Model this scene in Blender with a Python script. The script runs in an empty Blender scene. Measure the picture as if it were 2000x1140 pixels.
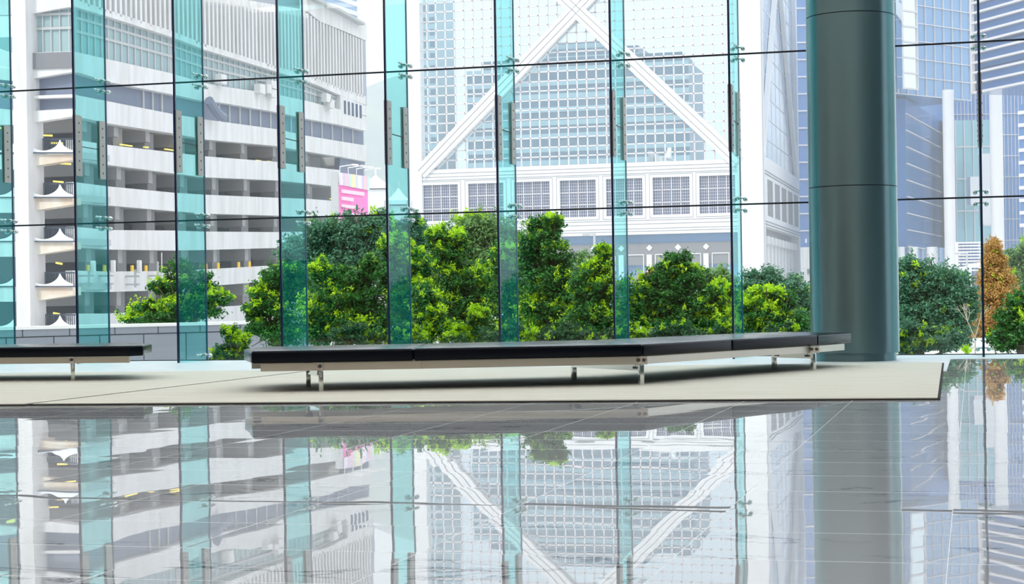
import bpy, math, random
import numpy as np
from mathutils import Vector, Matrix

# ---------------------------------------------------------------- camera, sky, light, exposure
SC = bpy.context.scene
COL = SC.collection
FL = 3444.0                      # focal length in pixels of a 2000 px wide frame
YAW = math.atan(900 / FL)
ROLL = 0.016
EYE = 0.852
HORIZ = 590.0
SN, CS = math.sin(YAW), math.cos(YAW)
CR, SR = math.cos(ROLL), math.sin(ROLL)

cam_d = bpy.data.cameras.new('camera')
cam = bpy.data.objects.new('camera', cam_d)
COL.objects.link(cam)
cam_d.sensor_width = 36.0
cam_d.lens = FL / 2000 * 36.0
cam_d.shift_y = (HORIZ - 570) / 2000
cam_d.clip_end = 5000
_R = Vector((CS, SN, 0)); _F = Vector((-SN, CS, 0)); _Z = Vector((0, 0, 1))
cx = _R * CR - _Z * SR
cy = _Z * CR + _R * SR
m = Matrix((cx, cy, -_F)).transposed().to_4x4()
m.translation = Vector((0, 0, EYE))
cam.matrix_world = m
SC.camera = cam

SC.view_settings.view_transform = 'Standard'
SC.view_settings.look = 'None'
SC.view_settings.gamma = 1.0
SC.view_settings.use_curve_mapping = False
SC.view_settings.exposure = 0.0
SC.cycles.use_denoising = True
SC.cycles.max_bounces = 10
SC.cycles.transparent_max_bounces = 24
SC.cycles.diffuse_bounces = 3
SC.cycles.glossy_bounces = 4
SC.cycles.transmission_bounces = 4
SC.cycles.volume_bounces = 3
SC.cycles.sample_clamp_indirect = 6.0

world = bpy.data.worlds.new('sky')
SC.world = world
world.use_nodes = True
wn = world.node_tree.nodes; wl = world.node_tree.links
wn.clear()
_o = wn.new('ShaderNodeOutputWorld'); _b = wn.new('ShaderNodeBackground')
_tc = wn.new('ShaderNodeTexCoord'); _sp = wn.new('ShaderNodeSeparateXYZ'); _cr = wn.new('ShaderNodeValToRGB')
wl.new(_tc.outputs['Generated'], _sp.inputs[0]); wl.new(_sp.outputs['Z'], _cr.inputs[0])
_cr.color_ramp.elements[0].position = 0.05; _cr.color_ramp.elements[0].color = (0.365, 0.405, 0.475, 1)
_cr.color_ramp.elements[1].position = 0.75; _cr.color_ramp.elements[1].color = (0.92, 0.97, 1.0, 1)
wl.new(_cr.outputs[0], _b.inputs[0]); _b.inputs[1].default_value = 2.25
wl.new(_b.outputs[0], _o.inputs[0])

FILL_W = 60.0                   # base power of the unseen ceiling lights added to brighten the lobby
sun_d = bpy.data.lights.new('sun', 'SUN')
sun_d.energy = 2.15
sun_d.angle = math.radians(4)
sun_d.color = (1.0, 0.96, 0.88)
sun = bpy.data.objects.new('sun', sun_d)
COL.objects.link(sun)
sun.rotation_euler = Vector((0.40, 0.62, -0.80)).to_track_quat('-Z', 'Y').to_euler()


# ---------------------------------------------------------------- picture -> place
def _dir(px, py):
    a = (px - 1000) / FL; b = -(py - HORIZ) / FL
    r = a * CR + b * SR; z = -a * SR + b * CR
    return (-SN + r * CS, CS + r * SN, z)


def G(px, py, z=0.0):            # the point at height z seen at (px, py)
    d = _dir(px, py); t = (z - EYE) / d[2]
    return Vector((d[0] * t, d[1] * t, z))


def P(px, py, Y):                # the point of the plane y = Y seen at (px, py)
    d = _dir(px, py); t = Y / d[1]
    return Vector((d[0] * t, Y, EYE + d[2] * t))


def plan(px, Z, py=350):         # plan point at distance Z along the optical axis
    d = _dir(px, py)
    return Vector((d[0] * Z, d[1] * Z, 0))


def zat(p, py):                  # height above plan point p that is seen at picture row py
    Zc = p.x * -SN + p.y * CS; xr = p.x * CS + p.y * SN
    b = -(py - HORIZ) / FL
    return EYE + (b * Zc - xr * SR) / CR


# ---------------------------------------------------------------- materials
def mat(name, color, rough=0.5, metal=0.0, emit=None, estr=0.0, noise=None, bump=None, spec=0.5):
    m_ = bpy.data.materials.new(name); m_.use_nodes = True
    nt = m_.node_tree; b = nt.nodes['Principled BSDF']
    b.inputs['Base Color'].default_value = (*color, 1)
    b.inputs['Roughness'].default_value = rough
    b.inputs['Metallic'].default_value = metal
    b.inputs['Specular IOR Level'].default_value = spec
    if emit:
        b.inputs['Emission Color'].default_value = (*emit, 1); b.inputs['Emission Strength'].default_value = estr
    if noise or bump:
        tc = nt.nodes.new('ShaderNodeTexCoord'); mp = nt.nodes.new('ShaderNodeMapping')
        nt.links.new(tc.outputs['Object'], mp.inputs[0])
        nz = nt.nodes.new('ShaderNodeTexNoise'); nt.links.new(mp.outputs[0], nz.inputs['Vector'])
        nz.inputs['Detail'].default_value = 5
        if noise:
            sc, c2, stretch = noise
            nz.inputs['Scale'].default_value = sc
            mp.inputs['Scale'].default_value = stretch
            mx = nt.nodes.new('ShaderNodeMix'); mx.data_type = 'RGBA'
            rp = nt.nodes.new('ShaderNodeMapRange'); rp.inputs[1].default_value = 0.4; rp.inputs[2].default_value = 0.65
            nt.links.new(nz.outputs['Fac'], rp.inputs[0]); nt.links.new(rp.outputs[0], mx.inputs[0])
            mx.inputs[6].default_value = (*color, 1); mx.inputs[7].default_value = (*c2, 1)
            nt.links.new(mx.outputs[2], b.inputs['Base Color'])
        if bump:
            sc, st, stretch = bump
            n2 = nt.nodes.new('ShaderNodeTexNoise'); n2.inputs['Scale'].default_value = sc
            m2 = nt.nodes.new('ShaderNodeMapping'); m2.inputs['Scale'].default_value = stretch
            nt.links.new(tc.outputs['Object'], m2.inputs[0]); nt.links.new(m2.outputs[0], n2.inputs['Vector'])
            bp = nt.nodes.new('ShaderNodeBump'); bp.inputs['Strength'].default_value = st
            nt.links.new(n2.outputs['Fac'], bp.inputs['Height']); nt.links.new(bp.outputs[0], b.inputs['Normal'])
    return m_


def glass(name, tint, base=0.04, grow=0.7, haze=0.0, hazecol=(0.2, 0.6, 0.6), per_face=True, gcol=(1, 1, 1)):
    m_ = bpy.data.materials.new(name); m_.use_nodes = True
    nt = m_.node_tree; nt.nodes.clear()
    out = nt.nodes.new('ShaderNodeOutputMaterial')
    tr = nt.nodes.new('ShaderNodeBsdfTransparent'); tr.inputs[0].default_value = (*tint, 1)
    gl = nt.nodes.new('ShaderNodeBsdfGlossy'); gl.inputs['Roughness'].default_value = 0.0
    gl.inputs['Color'].default_value = (*gcol, 1)
    lw = nt.nodes.new('ShaderNodeLayerWeight'); lw.inputs[0].default_value = 0.5
    pw = nt.nodes.new('ShaderNodeMath'); pw.operation = 'POWER'; pw.inputs[1].default_value = 5
    nt.links.new(lw.outputs['Facing'], pw.inputs[0])
    ma = nt.nodes.new('ShaderNodeMath'); ma.operation = 'MULTIPLY_ADD'; ma.inputs[1].default_value = grow; ma.inputs[2].default_value = base
    nt.links.new(pw.outputs[0], ma.inputs[0])
    mx = nt.nodes.new('ShaderNodeMixShader')
    nt.links.new(ma.outputs[0], mx.inputs[0]); nt.links.new(tr.outputs[0], mx.inputs[1]); nt.links.new(gl.outputs[0], mx.inputs[2])
    last = mx
    if haze > 0:
        df = nt.nodes.new('ShaderNodeBsdfDiffuse'); df.inputs[0].default_value = (*hazecol, 1)
        tl = nt.nodes.new('ShaderNodeBsdfTranslucent'); tl.inputs[0].default_value = (*hazecol, 1)
        m1 = nt.nodes.new('ShaderNodeMixShader'); nt.links.new(df.outputs[0], m1.inputs[1]); nt.links.new(tl.outputs[0], m1.inputs[2])
        m2 = nt.nodes.new('ShaderNodeMixShader'); m2.inputs[0].default_value = haze
        nt.links.new(mx.outputs[0], m2.inputs[1]); nt.links.new(m1.outputs[0], m2.inputs[2]); last = m2
    nt.links.new(last.outputs[0], out.inputs[0])
    return m_


def leafmat(name, c1, c2, trans=0.35):
    m_ = bpy.data.materials.new(name); m_.use_nodes = True
    nt = m_.node_tree; nt.nodes.clear()
    out = nt.nodes.new('ShaderNodeOutputMaterial')
    ge = nt.nodes.new('ShaderNodeNewGeometry')
    mx = nt.nodes.new('ShaderNodeMix'); mx.data_type = 'RGBA'
    mx.inputs[6].default_value = (*c1, 1); mx.inputs[7].default_value = (*c2, 1)
    nt.links.new(ge.outputs['Random Per Island'], mx.inputs[0])
    df = nt.nodes.new('ShaderNodeBsdfPrincipled'); df.inputs['Roughness'].default_value = 0.45
    df.inputs['Specular IOR Level'].default_value = 0.35
    tl = nt.nodes.new('ShaderNodeBsdfTranslucent')
    nt.links.new(mx.outputs[2], df.inputs['Base Color']); nt.links.new(mx.outputs[2], tl.inputs[0])
    ms = nt.nodes.new('ShaderNodeMixShader'); ms.inputs[0].default_value = trans
    nt.links.new(df.outputs[0], ms.inputs[1]); nt.links.new(tl.outputs[0], ms.inputs[2])
    nt.links.new(ms.outputs[0], out.inputs[0])
    return m_


def marble():
    m_ = bpy.data.materials.new('polished_marble'); m_.use_nodes = True
    nt = m_.node_tree; N = nt.nodes; L = nt.links; b = N['Principled BSDF']

    def math_(op, a, bb=None, c=None):
        n = N.new('ShaderNodeMath'); n.operation = op
        for i, v in enumerate((a, bb, c)):
            if v is None: continue
            if isinstance(v, (int, float)): n.inputs[i].default_value = v
            else: L.new(v, n.inputs[i])
        return n.outputs[0]
    tc = N.new('ShaderNodeTexCoord'); sp = N.new('ShaderNodeSeparateXYZ'); L.new(tc.outputs['Object'], sp.inputs[0])
    ux = math_('DIVIDE', math_('ADD', sp.outputs[0], 0.09 + 88), 0.88)
    uy = math_('DIVIDE', math_('ADD', sp.outputs[1], 69 - 5.07), 0.69)
    fx = math_('FRACT', ux); fy = math_('FRACT', uy)
    ix = math_('FLOOR', ux); iy = math_('FLOOR', uy)
    ex = math_('MULTIPLY', math_('MINIMUM', fx, math_('SUBTRACT', 1.0, fx)), 0.88)
    ey = math_('MULTIPLY', math_('MINIMUM', fy, math_('SUBTRACT', 1.0, fy)), 0.69)
    joint = math_('MAXIMUM', math_('LESS_THAN', ex, 0.0016), math_('LESS_THAN', ey, 0.003))
    cm = N.new('ShaderNodeCombineXYZ'); L.new(ix, cm.inputs[0]); L.new(iy, cm.inputs[1])
    wnz = N.new('ShaderNodeTexWhiteNoise'); wnz.noise_dimensions = '3D'; L.new(cm.outputs[0], wnz.inputs['Vector'])
    # veins: each tile cut from another part of the slab
    off = N.new('ShaderNodeVectorMath'); off.operation = 'MULTIPLY_ADD'
    L.new(wnz.outputs['Color'], off.inputs[0]); off.inputs[1].default_value = (7, 7, 7); L.new(tc.outputs['Object'], off.inputs[2])
    mp = N.new('ShaderNodeMapping'); mp.inputs['Rotation'].default_value = (0, 0, 0.5); mp.inputs['Scale'].default_value = (0.8, 1.9, 1)
    L.new(off.outputs[0], mp.inputs[0])
    nz = N.new('ShaderNodeTexNoise'); nz.inputs['Scale'].default_value = 1.1; nz.inputs['Detail'].default_value = 7
    nz.inputs['Roughness'].default_value = 0.6; nz.inputs['Distortion'].default_value = 0.8; L.new(mp.outputs[0], nz.inputs['Vector'])
    v = math_('ABSOLUTE', math_('SUBTRACT', nz.outputs['Fac'], 0.5))
    vein = N.new('ShaderNodeMapRange'); vein.inputs[1].default_value = 0.0; vein.inputs[2].default_value = 0.016
    vein.inputs[3].default_value = 1; vein.inputs[4].default_value = 0; L.new(v, vein.inputs[0])
    n3 = N.new('ShaderNodeTexNoise'); n3.inputs['Scale'].default_value = 0.9; L.new(mp.outputs[0], n3.inputs['Vector'])
    msk = N.new('ShaderNodeMapRange'); msk.inputs[1].default_value = 0.50; msk.inputs[2].default_value = 0.60; L.new(n3.outputs['Fac'], msk.inputs[0])
    vf = math_('MULTIPLY', vein.outputs[0], msk.outputs[0])
    mx = N.new('ShaderNodeMix'); mx.data_type = 'RGBA'; L.new(vf, mx.inputs[0])
    mx.inputs[6].default_value = (0.57, 0.60, 0.645, 1); mx.inputs[7].default_value = (0.06, 0.07, 0.09, 1)
    m2 = N.new('ShaderNodeMix'); m2.data_type = 'RGBA'; L.new(joint, m2.inputs[0]); L.new(mx.outputs[2], m2.inputs[6])
    m2.inputs[7].default_value = (0.92, 0.94, 0.96, 1)
    L.new(m2.outputs[2], b.inputs['Base Color'])
    b.inputs['IOR'].default_value = 1.85
    L.new(math_('MULTIPLY_ADD', joint, 0.35, 0.0), b.inputs['Roughness'])
    # every slab is laid a hair off level and is slightly wavy
    n4 = N.new('ShaderNodeTexNoise'); n4.inputs['Scale'].default_value = 1.3; n4.inputs['Detail'].default_value = 2; L.new(off.outputs[0], n4.inputs['Vector'])
    t1 = N.new('ShaderNodeVectorMath'); t1.operation = 'SUBTRACT'; L.new(wnz.outputs['Color'], t1.inputs[0]); t1.inputs[1].default_value = (.5, .5, .5)
    t1s = N.new('ShaderNodeVectorMath'); t1s.operation = 'MULTIPLY'; L.new(t1.outputs[0], t1s.inputs[0]); t1s.inputs[1].default_value = (0.0022, 0.0010, 0)
    t2 = N.new('ShaderNodeVectorMath'); t2.operation = 'SUBTRACT'; L.new(n4.outputs['Color'], t2.inputs[0]); t2.inputs[1].default_value = (.5, .5, .5)
    t2s = N.new('ShaderNodeVectorMath'); t2s.operation = 'MULTIPLY'; L.new(t2.outputs[0], t2s.inputs[0]); t2s.inputs[1].default_value = (0.010, 0.004, 0)
    sm = N.new('ShaderNodeVectorMath'); sm.operation = 'ADD'; L.new(t1s.outputs[0], sm.inputs[0]); L.new(t2s.outputs[0], sm.inputs[1])
    ge = N.new('ShaderNodeNewGeometry')
    s3 = N.new('ShaderNodeVectorMath'); s3.operation = 'ADD'; L.new(ge.outputs['Normal'], s3.inputs[0]); L.new(sm.outputs[0], s3.inputs[1])
    nn = N.new('ShaderNodeVectorMath'); nn.operation = 'NORMALIZE'; L.new(s3.outputs[0], nn.inputs[0])
    L.new(nn.outputs[0], b.inputs['Normal'])
    return m_


def colmat():
    m_ = mat('brushed_metal_cladding', (0.14, 0.215, 0.23), 0.34, 1.0)
    b = m_.node_tree.nodes['Principled BSDF']; b.inputs['Anisotropic'].default_value = 0.85; b.inputs['Anisotropic Rotation'].default_value = 0.25
    tg = m_.node_tree.nodes.new('ShaderNodeTangent'); tg.direction_type = 'RADIAL'; tg.axis = 'Z'
    m_.node_tree.links.new(tg.outputs[0], b.inputs['Tangent'])
    return m_


M = {
    'marble': marble(),
    'pane': glass('clear_glass', (0.985, 1.0, 0.995), 0.02, 0.5),
    'fin': glass('teal_glass', (0.68, 0.95, 0.95), 0.012, 0.20, haze=0.07, hazecol=(0.0, 0.52, 0.52)),
    'fin_edge': mat('polished_glass_edge', (0.004, 0.02, 0.06), 0.15),
    'seal': mat('black_sealant', (0.006, 0.008, 0.018), 0.5),
    'seal_blue': mat('dark_blue_sealant', (0.015, 0.03, 0.10), 0.4),
    'steel': mat('polished_steel', (0.62, 0.64, 0.63), 0.18, 1.0),
    'plate': mat('brushed_steel_plate', (0.42, 0.39, 0.37), 0.5, 0.25),
    'bolt': mat('bolt_steel', (0.12, 0.12, 0.12), 0.3, 0.8),
    'leather': mat('black_leather', (0.003, 0.005, 0.010), 0.22, bump=(14, 0.008, (1, 1, 1)), spec=0.14),
    'beam': mat('satin_steel_beam', (0.62, 0.58, 0.50), 0.38, 0.85),
    'chrome': mat('bright_steel', (0.75, 0.77, 0.74), 0.2, 1.0),
    'rug': mat('ivory_rug_pile', (0.76, 0.745, 0.68), 0.95, noise=(2.2, (0.66, 0.65, 0.57), (0.5, 6, 1)), bump=(60, 0.3, (0.4, 3, 1)), spec=0.1),
    'rug_edge': mat('dark_rug_backing', (0.012, 0.010, 0.010), 0.9),
    'column': colmat(),
    'colseam': mat('column_seam', (0.01, 0.02, 0.03), 0.5),
    'ceil': mat('ceiling_white', (0.62, 0.62, 0.60), 0.7),
    'border': mat('honed_white_stone', (0.80, 0.83, 0.86), 0.42, noise=(2.5, (0.62, 0.70, 0.76), (0.7, 2, 1))),
    'core': mat('bronze_stone', (0.40, 0.27, 0.20), 0.5),
    'coreteal': mat('dark_teal_stone', (0.03, 0.10, 0.12), 0.4),
    'conc_white': mat('white_painted_concrete', (0.70, 0.69, 0.70), 0.8, noise=(0.5, (0.60, 0.585, 0.58), (3, 3, 0.4))),
    'conc_beige': mat('stained_concrete', (0.70, 0.64, 0.56), 0.9, noise=(0.6, (0.62, 0.46, 0.34), (1, 1, 1))),
    'conc_grey': mat('grey_concrete', (0.36, 0.36, 0.38), 0.9),
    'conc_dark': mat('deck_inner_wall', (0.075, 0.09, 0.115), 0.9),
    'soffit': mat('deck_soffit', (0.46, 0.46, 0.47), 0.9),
    'darkglass': mat('dark_window_glass', (0.07, 0.10, 0.16), 0.1),
    'louver': mat('grey_louvre', (0.17, 0.20, 0.28), 0.6),
    'oldglass': mat('green_grey_glazing', (0.30, 0.42, 0.44), 0.15),
    'frame': mat('grey_window_frame', (0.45, 0.46, 0.47), 0.6),
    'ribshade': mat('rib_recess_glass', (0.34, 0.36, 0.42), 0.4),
    'lamp': mat('warm_lamp_tube', (1, .8, .2), 0.5, emit=(1.0, 0.72, 0.12), estr=1.3),
    'fillwhite': mat('fill_diffuser', (1, 1, 1), 0.5, emit=(1.0, 0.95, 0.88), estr=2.0),  # glowing face of the added fill panels
    'sail': mat('white_sail_cloth', (0.86, 0.87, 0.92), 0.8),
    'rail': mat('dark_railing', (0.05, 0.07, 0.11), 0.5),
    'pink': mat('pink_banner', (0.95, 0.22, 0.56), 0.7),
    'pinkbar': mat('faded_pink_print', (0.95, 0.62, 0.76), 0.7),
    'granite': mat('white_granite', (0.76, 0.755, 0.78), 0.55, noise=(0.2, (0.72, 0.72, 0.74), (1, 1, 1))),
    'groove': mat('stone_groove', (0.20, 0.20, 0.22), 0.8),
    'mirror': mat('mirror_curtain_glass', (0.82, 0.93, 0.97), 0.0, 1.0, bump=(0.35, 0.012, (1, 1, 1))),
    'mullion': mat('white_mullion', (0.66, 0.62, 0.64), 0.6),
    'blueglass': mat('blue_curtain_glass', (0.06, 0.18, 0.44), 0.12, 0.2),
    'blueglass2': mat('pale_blue_glass', (0.17, 0.33, 0.56), 0.15, 0.25),
    'tealglass': mat('teal_atrium_glass', (0.25, 0.50, 0.56), 0.2, 0.2),
    'winglass': mat('podium_window_glass', (0.07, 0.09, 0.18), 0.2),
    'wall': mat('planter_wall_panels', (0.27, 0.29, 0.34), 0.6),
    'cope': mat('white_coping', (0.85, 0.83, 0.82), 0.7),
    'ground': mat('pale_paving', (0.62, 0.62, 0.62), 0.9, noise=(0.6, (0.40, 0.42, 0.42), (1, 1, 1))),
    'leaf_mid': leafmat('ficus_leaf', (0.008, 0.075, 0.018), (0.05, 0.26, 0.03), 0.30),
    'leaf_new_lit': leafmat('young_lit_leaf', (0.33, 0.62, 0.01), (0.60, 0.86, 0.02), 0.45),  # young yellow-green, with the sun on crown tops put into the colour
    'leaf_dark': leafmat('dark_leaf', (0.02, 0.10, 0.035), (0.05, 0.19, 0.06)),
    'leaf_pale': leafmat('pale_leaf', (0.10, 0.24, 0.08), (0.22, 0.38, 0.13)),
    'leaf_blue': leafmat('blue_green_leaf', (0.04, 0.16, 0.09), (0.12, 0.30, 0.17)),
    'leaf_rust': leafmat('rust_needle', (0.42, 0.24, 0.06), (0.62, 0.38, 0.12)),
    'bark': mat('bark', (0.10, 0.08, 0.055), 0.9),
    'bark_pale': mat('pale_bark', (0.45, 0.40, 0.33), 0.9),
    'hill': mat('wooded_hill', (0.03, 0.075, 0.075), 0.95, noise=(0.03, (0.07, 0.12, 0.08), (1, 1, 1))),
    'yellow': mat('yellow_paint', (0.95, 0.60, 0.03), 0.5),
    'red': mat('red_paint', (0.75, 0.05, 0.06), 0.4),
    'carpaint': mat('dark_car_paint', (0.03, 0.05, 0.09), 0.25),
    'carpaint2': mat('silver_car_paint', (0.45, 0.47, 0.50), 0.3, 0.5),
    'carglass': mat('car_glass', (0.12, 0.20, 0.24), 0.1),
    'tyre': mat('tyre', (0.02, 0.02, 0.02), 0.8),
    'reflband': mat('neighbour_tower_glass', (0.012, 0.08, 0.15), 0.35),
    'reflsill': mat('neighbour_tower_sill', (0.22, 0.36, 0.42), 0.5),
}
for i_, c_ in enumerate(((0.85, .72, .78), (.62, .62, .85), (.85, .75, .45), (.55, .75, .70), (.8, .55, .6), (.6, .55, .8))):
    M['stripe%d' % i_] = mat('banner_stripe_%s' % 'abcdef'[i_], c_, 0.7)


# ---------------------------------------------------------------- mesh building
class MB:
    def __init__(s): s.v = []; s.f = []

    def add(s, vs, fs):
        o = len(s.v); s.v += [tuple(v) for v in vs]; s.f += [tuple(i + o for i in f) for f in fs]; return s

    def prism(s, pts, z0, z1):   # pts counter-clockwise in plan
        n = len(pts)
        vs = [(p[0], p[1], z0) for p in pts] + [(p[0], p[1], z1) for p in pts]
        fs = [tuple(range(n))[::-1], tuple(range(n, 2 * n))] + [(i, (i + 1) % n, n + (i + 1) % n, n + i) for i in range(n)]
        return s.add(vs, fs)

    def box(s, x0, x1, y0, y1, z0, z1):
        return s.prism([(x0, y0), (x1, y0), (x1, y1), (x0, y1)], z0, z1)

    def hexa(s, q, d):           # quad q (4 points) given depth vector d
        q = [Vector(p) for p in q]; d = Vector(d)
        return s.add(q + [p + d for p in q], [(0, 1, 2, 3), (7, 6, 5, 4), (0, 4, 5, 1), (1, 5, 6, 2), (2, 6, 7, 3), (3, 7, 4, 0)])

    def bar(s, a, b, w, h, up=(0, 0, 1)):
        a = Vector(a); b = Vector(b); t = (b - a).normalized(); u = Vector(up)
        sd = t.cross(u)
        if sd.length < 1e-5: sd = t.cross(Vector((0, 1, 0)))
        sd.normalize(); u = sd.cross(t).normalized()
        sd *= w / 2; u *= h / 2
        vs = [a - sd - u, a + sd - u, a + sd + u, a - sd + u, b - sd - u, b + sd - u, b + sd + u, b - sd + u]
        return s.add(vs, [(0, 3, 2, 1), (4, 5, 6, 7), (0, 1, 5, 4), (1, 2, 6, 5), (2, 3, 7, 6), (3, 0, 4, 7)])

    def tube(s, pts, rads, n=8):
        pts = [Vector(p) for p in pts]
        if isinstance(rads, (int, float)): rads = [rads] * len(pts)
        rings = []
        for i, p in enumerate(pts):
            t = (pts[min(i + 1, len(pts) - 1)] - pts[max(i - 1, 0)]).normalized()
            a = t.orthogonal().normalized() if abs(t.z) < 0.95 else t.cross(Vector((1, 0, 0))).normalized()
            b = t.cross(a)
            rings.append([p + (a * math.cos(2 * math.pi * k / n) + b * math.sin(2 * math.pi * k / n)) * rads[i] for k in range(n)])
        vs = [v for r in rings for v in r]
        fs = [(i * n + k, i * n + (k + 1) % n, (i + 1) * n + (k + 1) % n, (i + 1) * n + k) for i in range(len(pts) - 1) for k in range(n)]
        fs += [tuple(range(n))[::-1], tuple((len(pts) - 1) * n + k for k in range(n))]
        return s.add(vs, fs)

    def wall(s, p, q, z0, z1, t, z0q=None, z1q=None):   # vertical slab from plan point p to q, thickness going away from the camera
        p = Vector(p[:2]); q = Vector(q[:2]); d = (q - p).normalized(); nrm = Vector((-d.y, d.x))
        if nrm.dot((p + q) / 2) < 0: nrm = -nrm
        z0q = z0 if z0q is None else z0q; z1q = z1 if z1q is None else z1q
        return s.hexa([(p.x, p.y, z0), (q.x, q.y, z0q), (q.x, q.y, z1q), (p.x, p.y, z1)], (nrm.x * t, nrm.y * t, 0))

    def build(s, name, material, parent=None, base=None, smooth=False, bevel=0, bseg=2):
        me = bpy.data.meshes.new(name)
        b = base if base is not None else (parent.location if parent is not None and parent.parent is None else (parent['_b'] if parent is not None else (0, 0, 0)))
        b = Vector(b)
        me.from_pydata([(v[0] - b[0], v[1] - b[1], v[2] - b[2]) for v in s.v], [], s.f)
        me.materials.append(material if not isinstance(material, str) else M[material])
        if smooth:
            me.polygons.foreach_set('use_smooth', [True] * len(me.polygons))
        o = bpy.data.objects.new(name, me); COL.objects.link(o)
        if parent is not None:
            o.parent = parent
            BASE[o] = b
        else:
            o.location = b
            BASE[o] = b
        if bevel:
            md = o.modifiers.new('bevel', 'BEVEL'); md.width = bevel; md.segments = bseg; md.limit_method = 'ANGLE'
            o.data.polygons.foreach_set('use_smooth', [True] * len(me.polygons))
        return o


BASE = {}


def build(mb, name, material, parent=None, base=None, **k):
    if base is None:
        base = BASE.get(parent, (0, 0, 0)) if parent is not None else (0, 0, 0)
    return mb.build(name, material, parent, base, **k)


def thing(name, label, cat, base=(0, 0, 0), group=None):
    o = bpy.data.objects.new(name, None); COL.objects.link(o)
    o.location = base; o['label'] = label; o['category'] = cat
    o.empty_display_size = 0.2
    if group: o['group'] = group
    BASE[o] = Vector(base)
    return o


def tag(o, label, cat, group=None, kind=None):
    o['label'] = label; o['category'] = cat
    if group: o['group'] = group
    if kind: o['kind'] = kind
    return o


def struct(name, mb, material, label=None, **k):
    o = build(mb, name, material, None, **k); o['kind'] = 'structure'
    if label: o['label'] = label
    return o


def center_base(mb):
    xs = [v[0] for v in mb.v]; ys = [v[1] for v in mb.v]; zs = [v[2] for v in mb.v]
    return ((min(xs) + max(xs)) / 2, (min(ys) + max(ys)) / 2, min(zs))


def dup(root, delta, label, group=None):
    r = root.copy(); COL.objects.link(r); r.location = root.location + Vector(delta); r['label'] = label
    if group: r['group'] = group
    for ch in list(root.children):
        c = ch.copy(); COL.objects.link(c); c.parent = r
        for g in ch.children:
            d = g.copy(); COL.objects.link(d); d.parent = c
    return r


ORD = ['first', 'second', 'third', 'fourth', 'fifth', 'sixth', 'seventh', 'eighth', 'ninth', 'tenth', 'eleventh', 'twelfth', 'thirteenth']

# ================================================================ THE LOBBY
FY = 25.9            # plane of the facade glass
FD = 1.05            # depth of the glass fins
SP = 1.704
J1, J2, J3, J4, J5 = 2.235, 4.44, 6.65, 8.86, 11.07
XF = lambda n: -13.50 + SP * n
fl = MB().box(-26, 12, -9, FY + 0.25, -0.25, 0)
struct('floor', fl, 'marble')
CEIL = 11.1
struct('ceiling', MB().box(-26, 12, -9, FY + 0.3, CEIL, CEIL + 0.4), 'ceil')
struct('wall_back', MB().box(-26, 12, -9.0, -8.4, 0, CEIL), 'core')  # unseen; put behind the camera to darken the column's reflection
struct('wall_left', MB().box(-26.4, -26, -9, FY - 1.2, 0, CEIL), 'core')  # unseen; brown wall added for the warm band in the column
struct('wall_right', MB().box(12, 12.4, -9, FY - 1.2, 0, CEIL), 'coreteal')  # unseen; teal wall added for the column's dark right side

NLO, NHI = -4, 10
k = 1
for n in range(NLO, NHI):
    x0, x1 = XF(n) + 0.008, XF(n + 1) - 0.008
    for z0, z1 in ((0.0, J1), (J1, J2), (J2, J3), (J3, J4), (J4, J5)):
        struct('window_%d' % k, MB().box(x0, x1, FY, FY + 0.018, z0 + 0.012, z1 - 0.012), 'pane'); k += 1
k = 1
for z in (J1, J2, J3, J4, J5):
    struct('trim_%d' % k, MB().box(XF(NLO), XF(NHI), FY - 0.004, FY + 0.022, z - 0.012, z + 0.012), 'seal'); k += 1
struct('trim_%d' % k, MB().box(XF(NLO), XF(NHI), FY - 0.012, FY + 0.03, 0.0, 0.016), 'seal'); k += 1
for n in range(NLO, NHI + 1):
    struct('trim_%d' % k, MB().box(XF(n) - 0.010, XF(n) + 0.010, FY - 0.005, FY + 0.022, 0.016, J5), 'seal_blue'); k += 1


def spider(name, label, x, z):
    t = thing(name, label, 'glass fitting', (x, FY - 0.06, z), 'spider fittings that clamp the glass')
    a = MB().tube([(x - 0.075, FY - 0.07, z), (x + 0.075, FY - 0.07, z)], 0.0095, 8)
    a.tube([(x - 0.022, FY - 0.07, z), (x + 0.022, FY - 0.07, z)], [0.024, 0.024], 10)
    build(a, 'crossbar', 'steel', t, smooth=True)
    sp = MB().tube([(x, FY - 0.09, z), (x, FY - 0.20, z), (x, FY - 0.24, z), (x, FY - 0.30, z), (x, FY - 0.36, z), (x, FY - 0.40, z)],
                   [0.010, 0.012, 0.024, 0.012, 0.020, 0.004], 8)
    build(sp, 'fin_spindle', 'steel', t, smooth=True)
    for s_ in (-1, 1):
        d = MB().tube([(x + s_ * 0.078, FY - 0.105, z - 0.016), (x + s_ * 0.078, FY - 0.085, z - 0.016), (x + s_ * 0.078, FY - 0.02, z - 0.016), (x + s_ * 0.078, FY - 0.001, z - 0.016)],
                      [0.020, 0.033, 0.033, 0.022], 12)
        build(d, 'glass_clamp', 'steel', t, smooth=True)
    return t


struct('trim_%d' % k, MB().box(-26, -0.3, 20.4, FY - 0.02, 0.0, 0.004).box(-0.3, 12, 24.2, FY - 0.02, 0.0, 0.004), 'border'); k += 1

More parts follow.
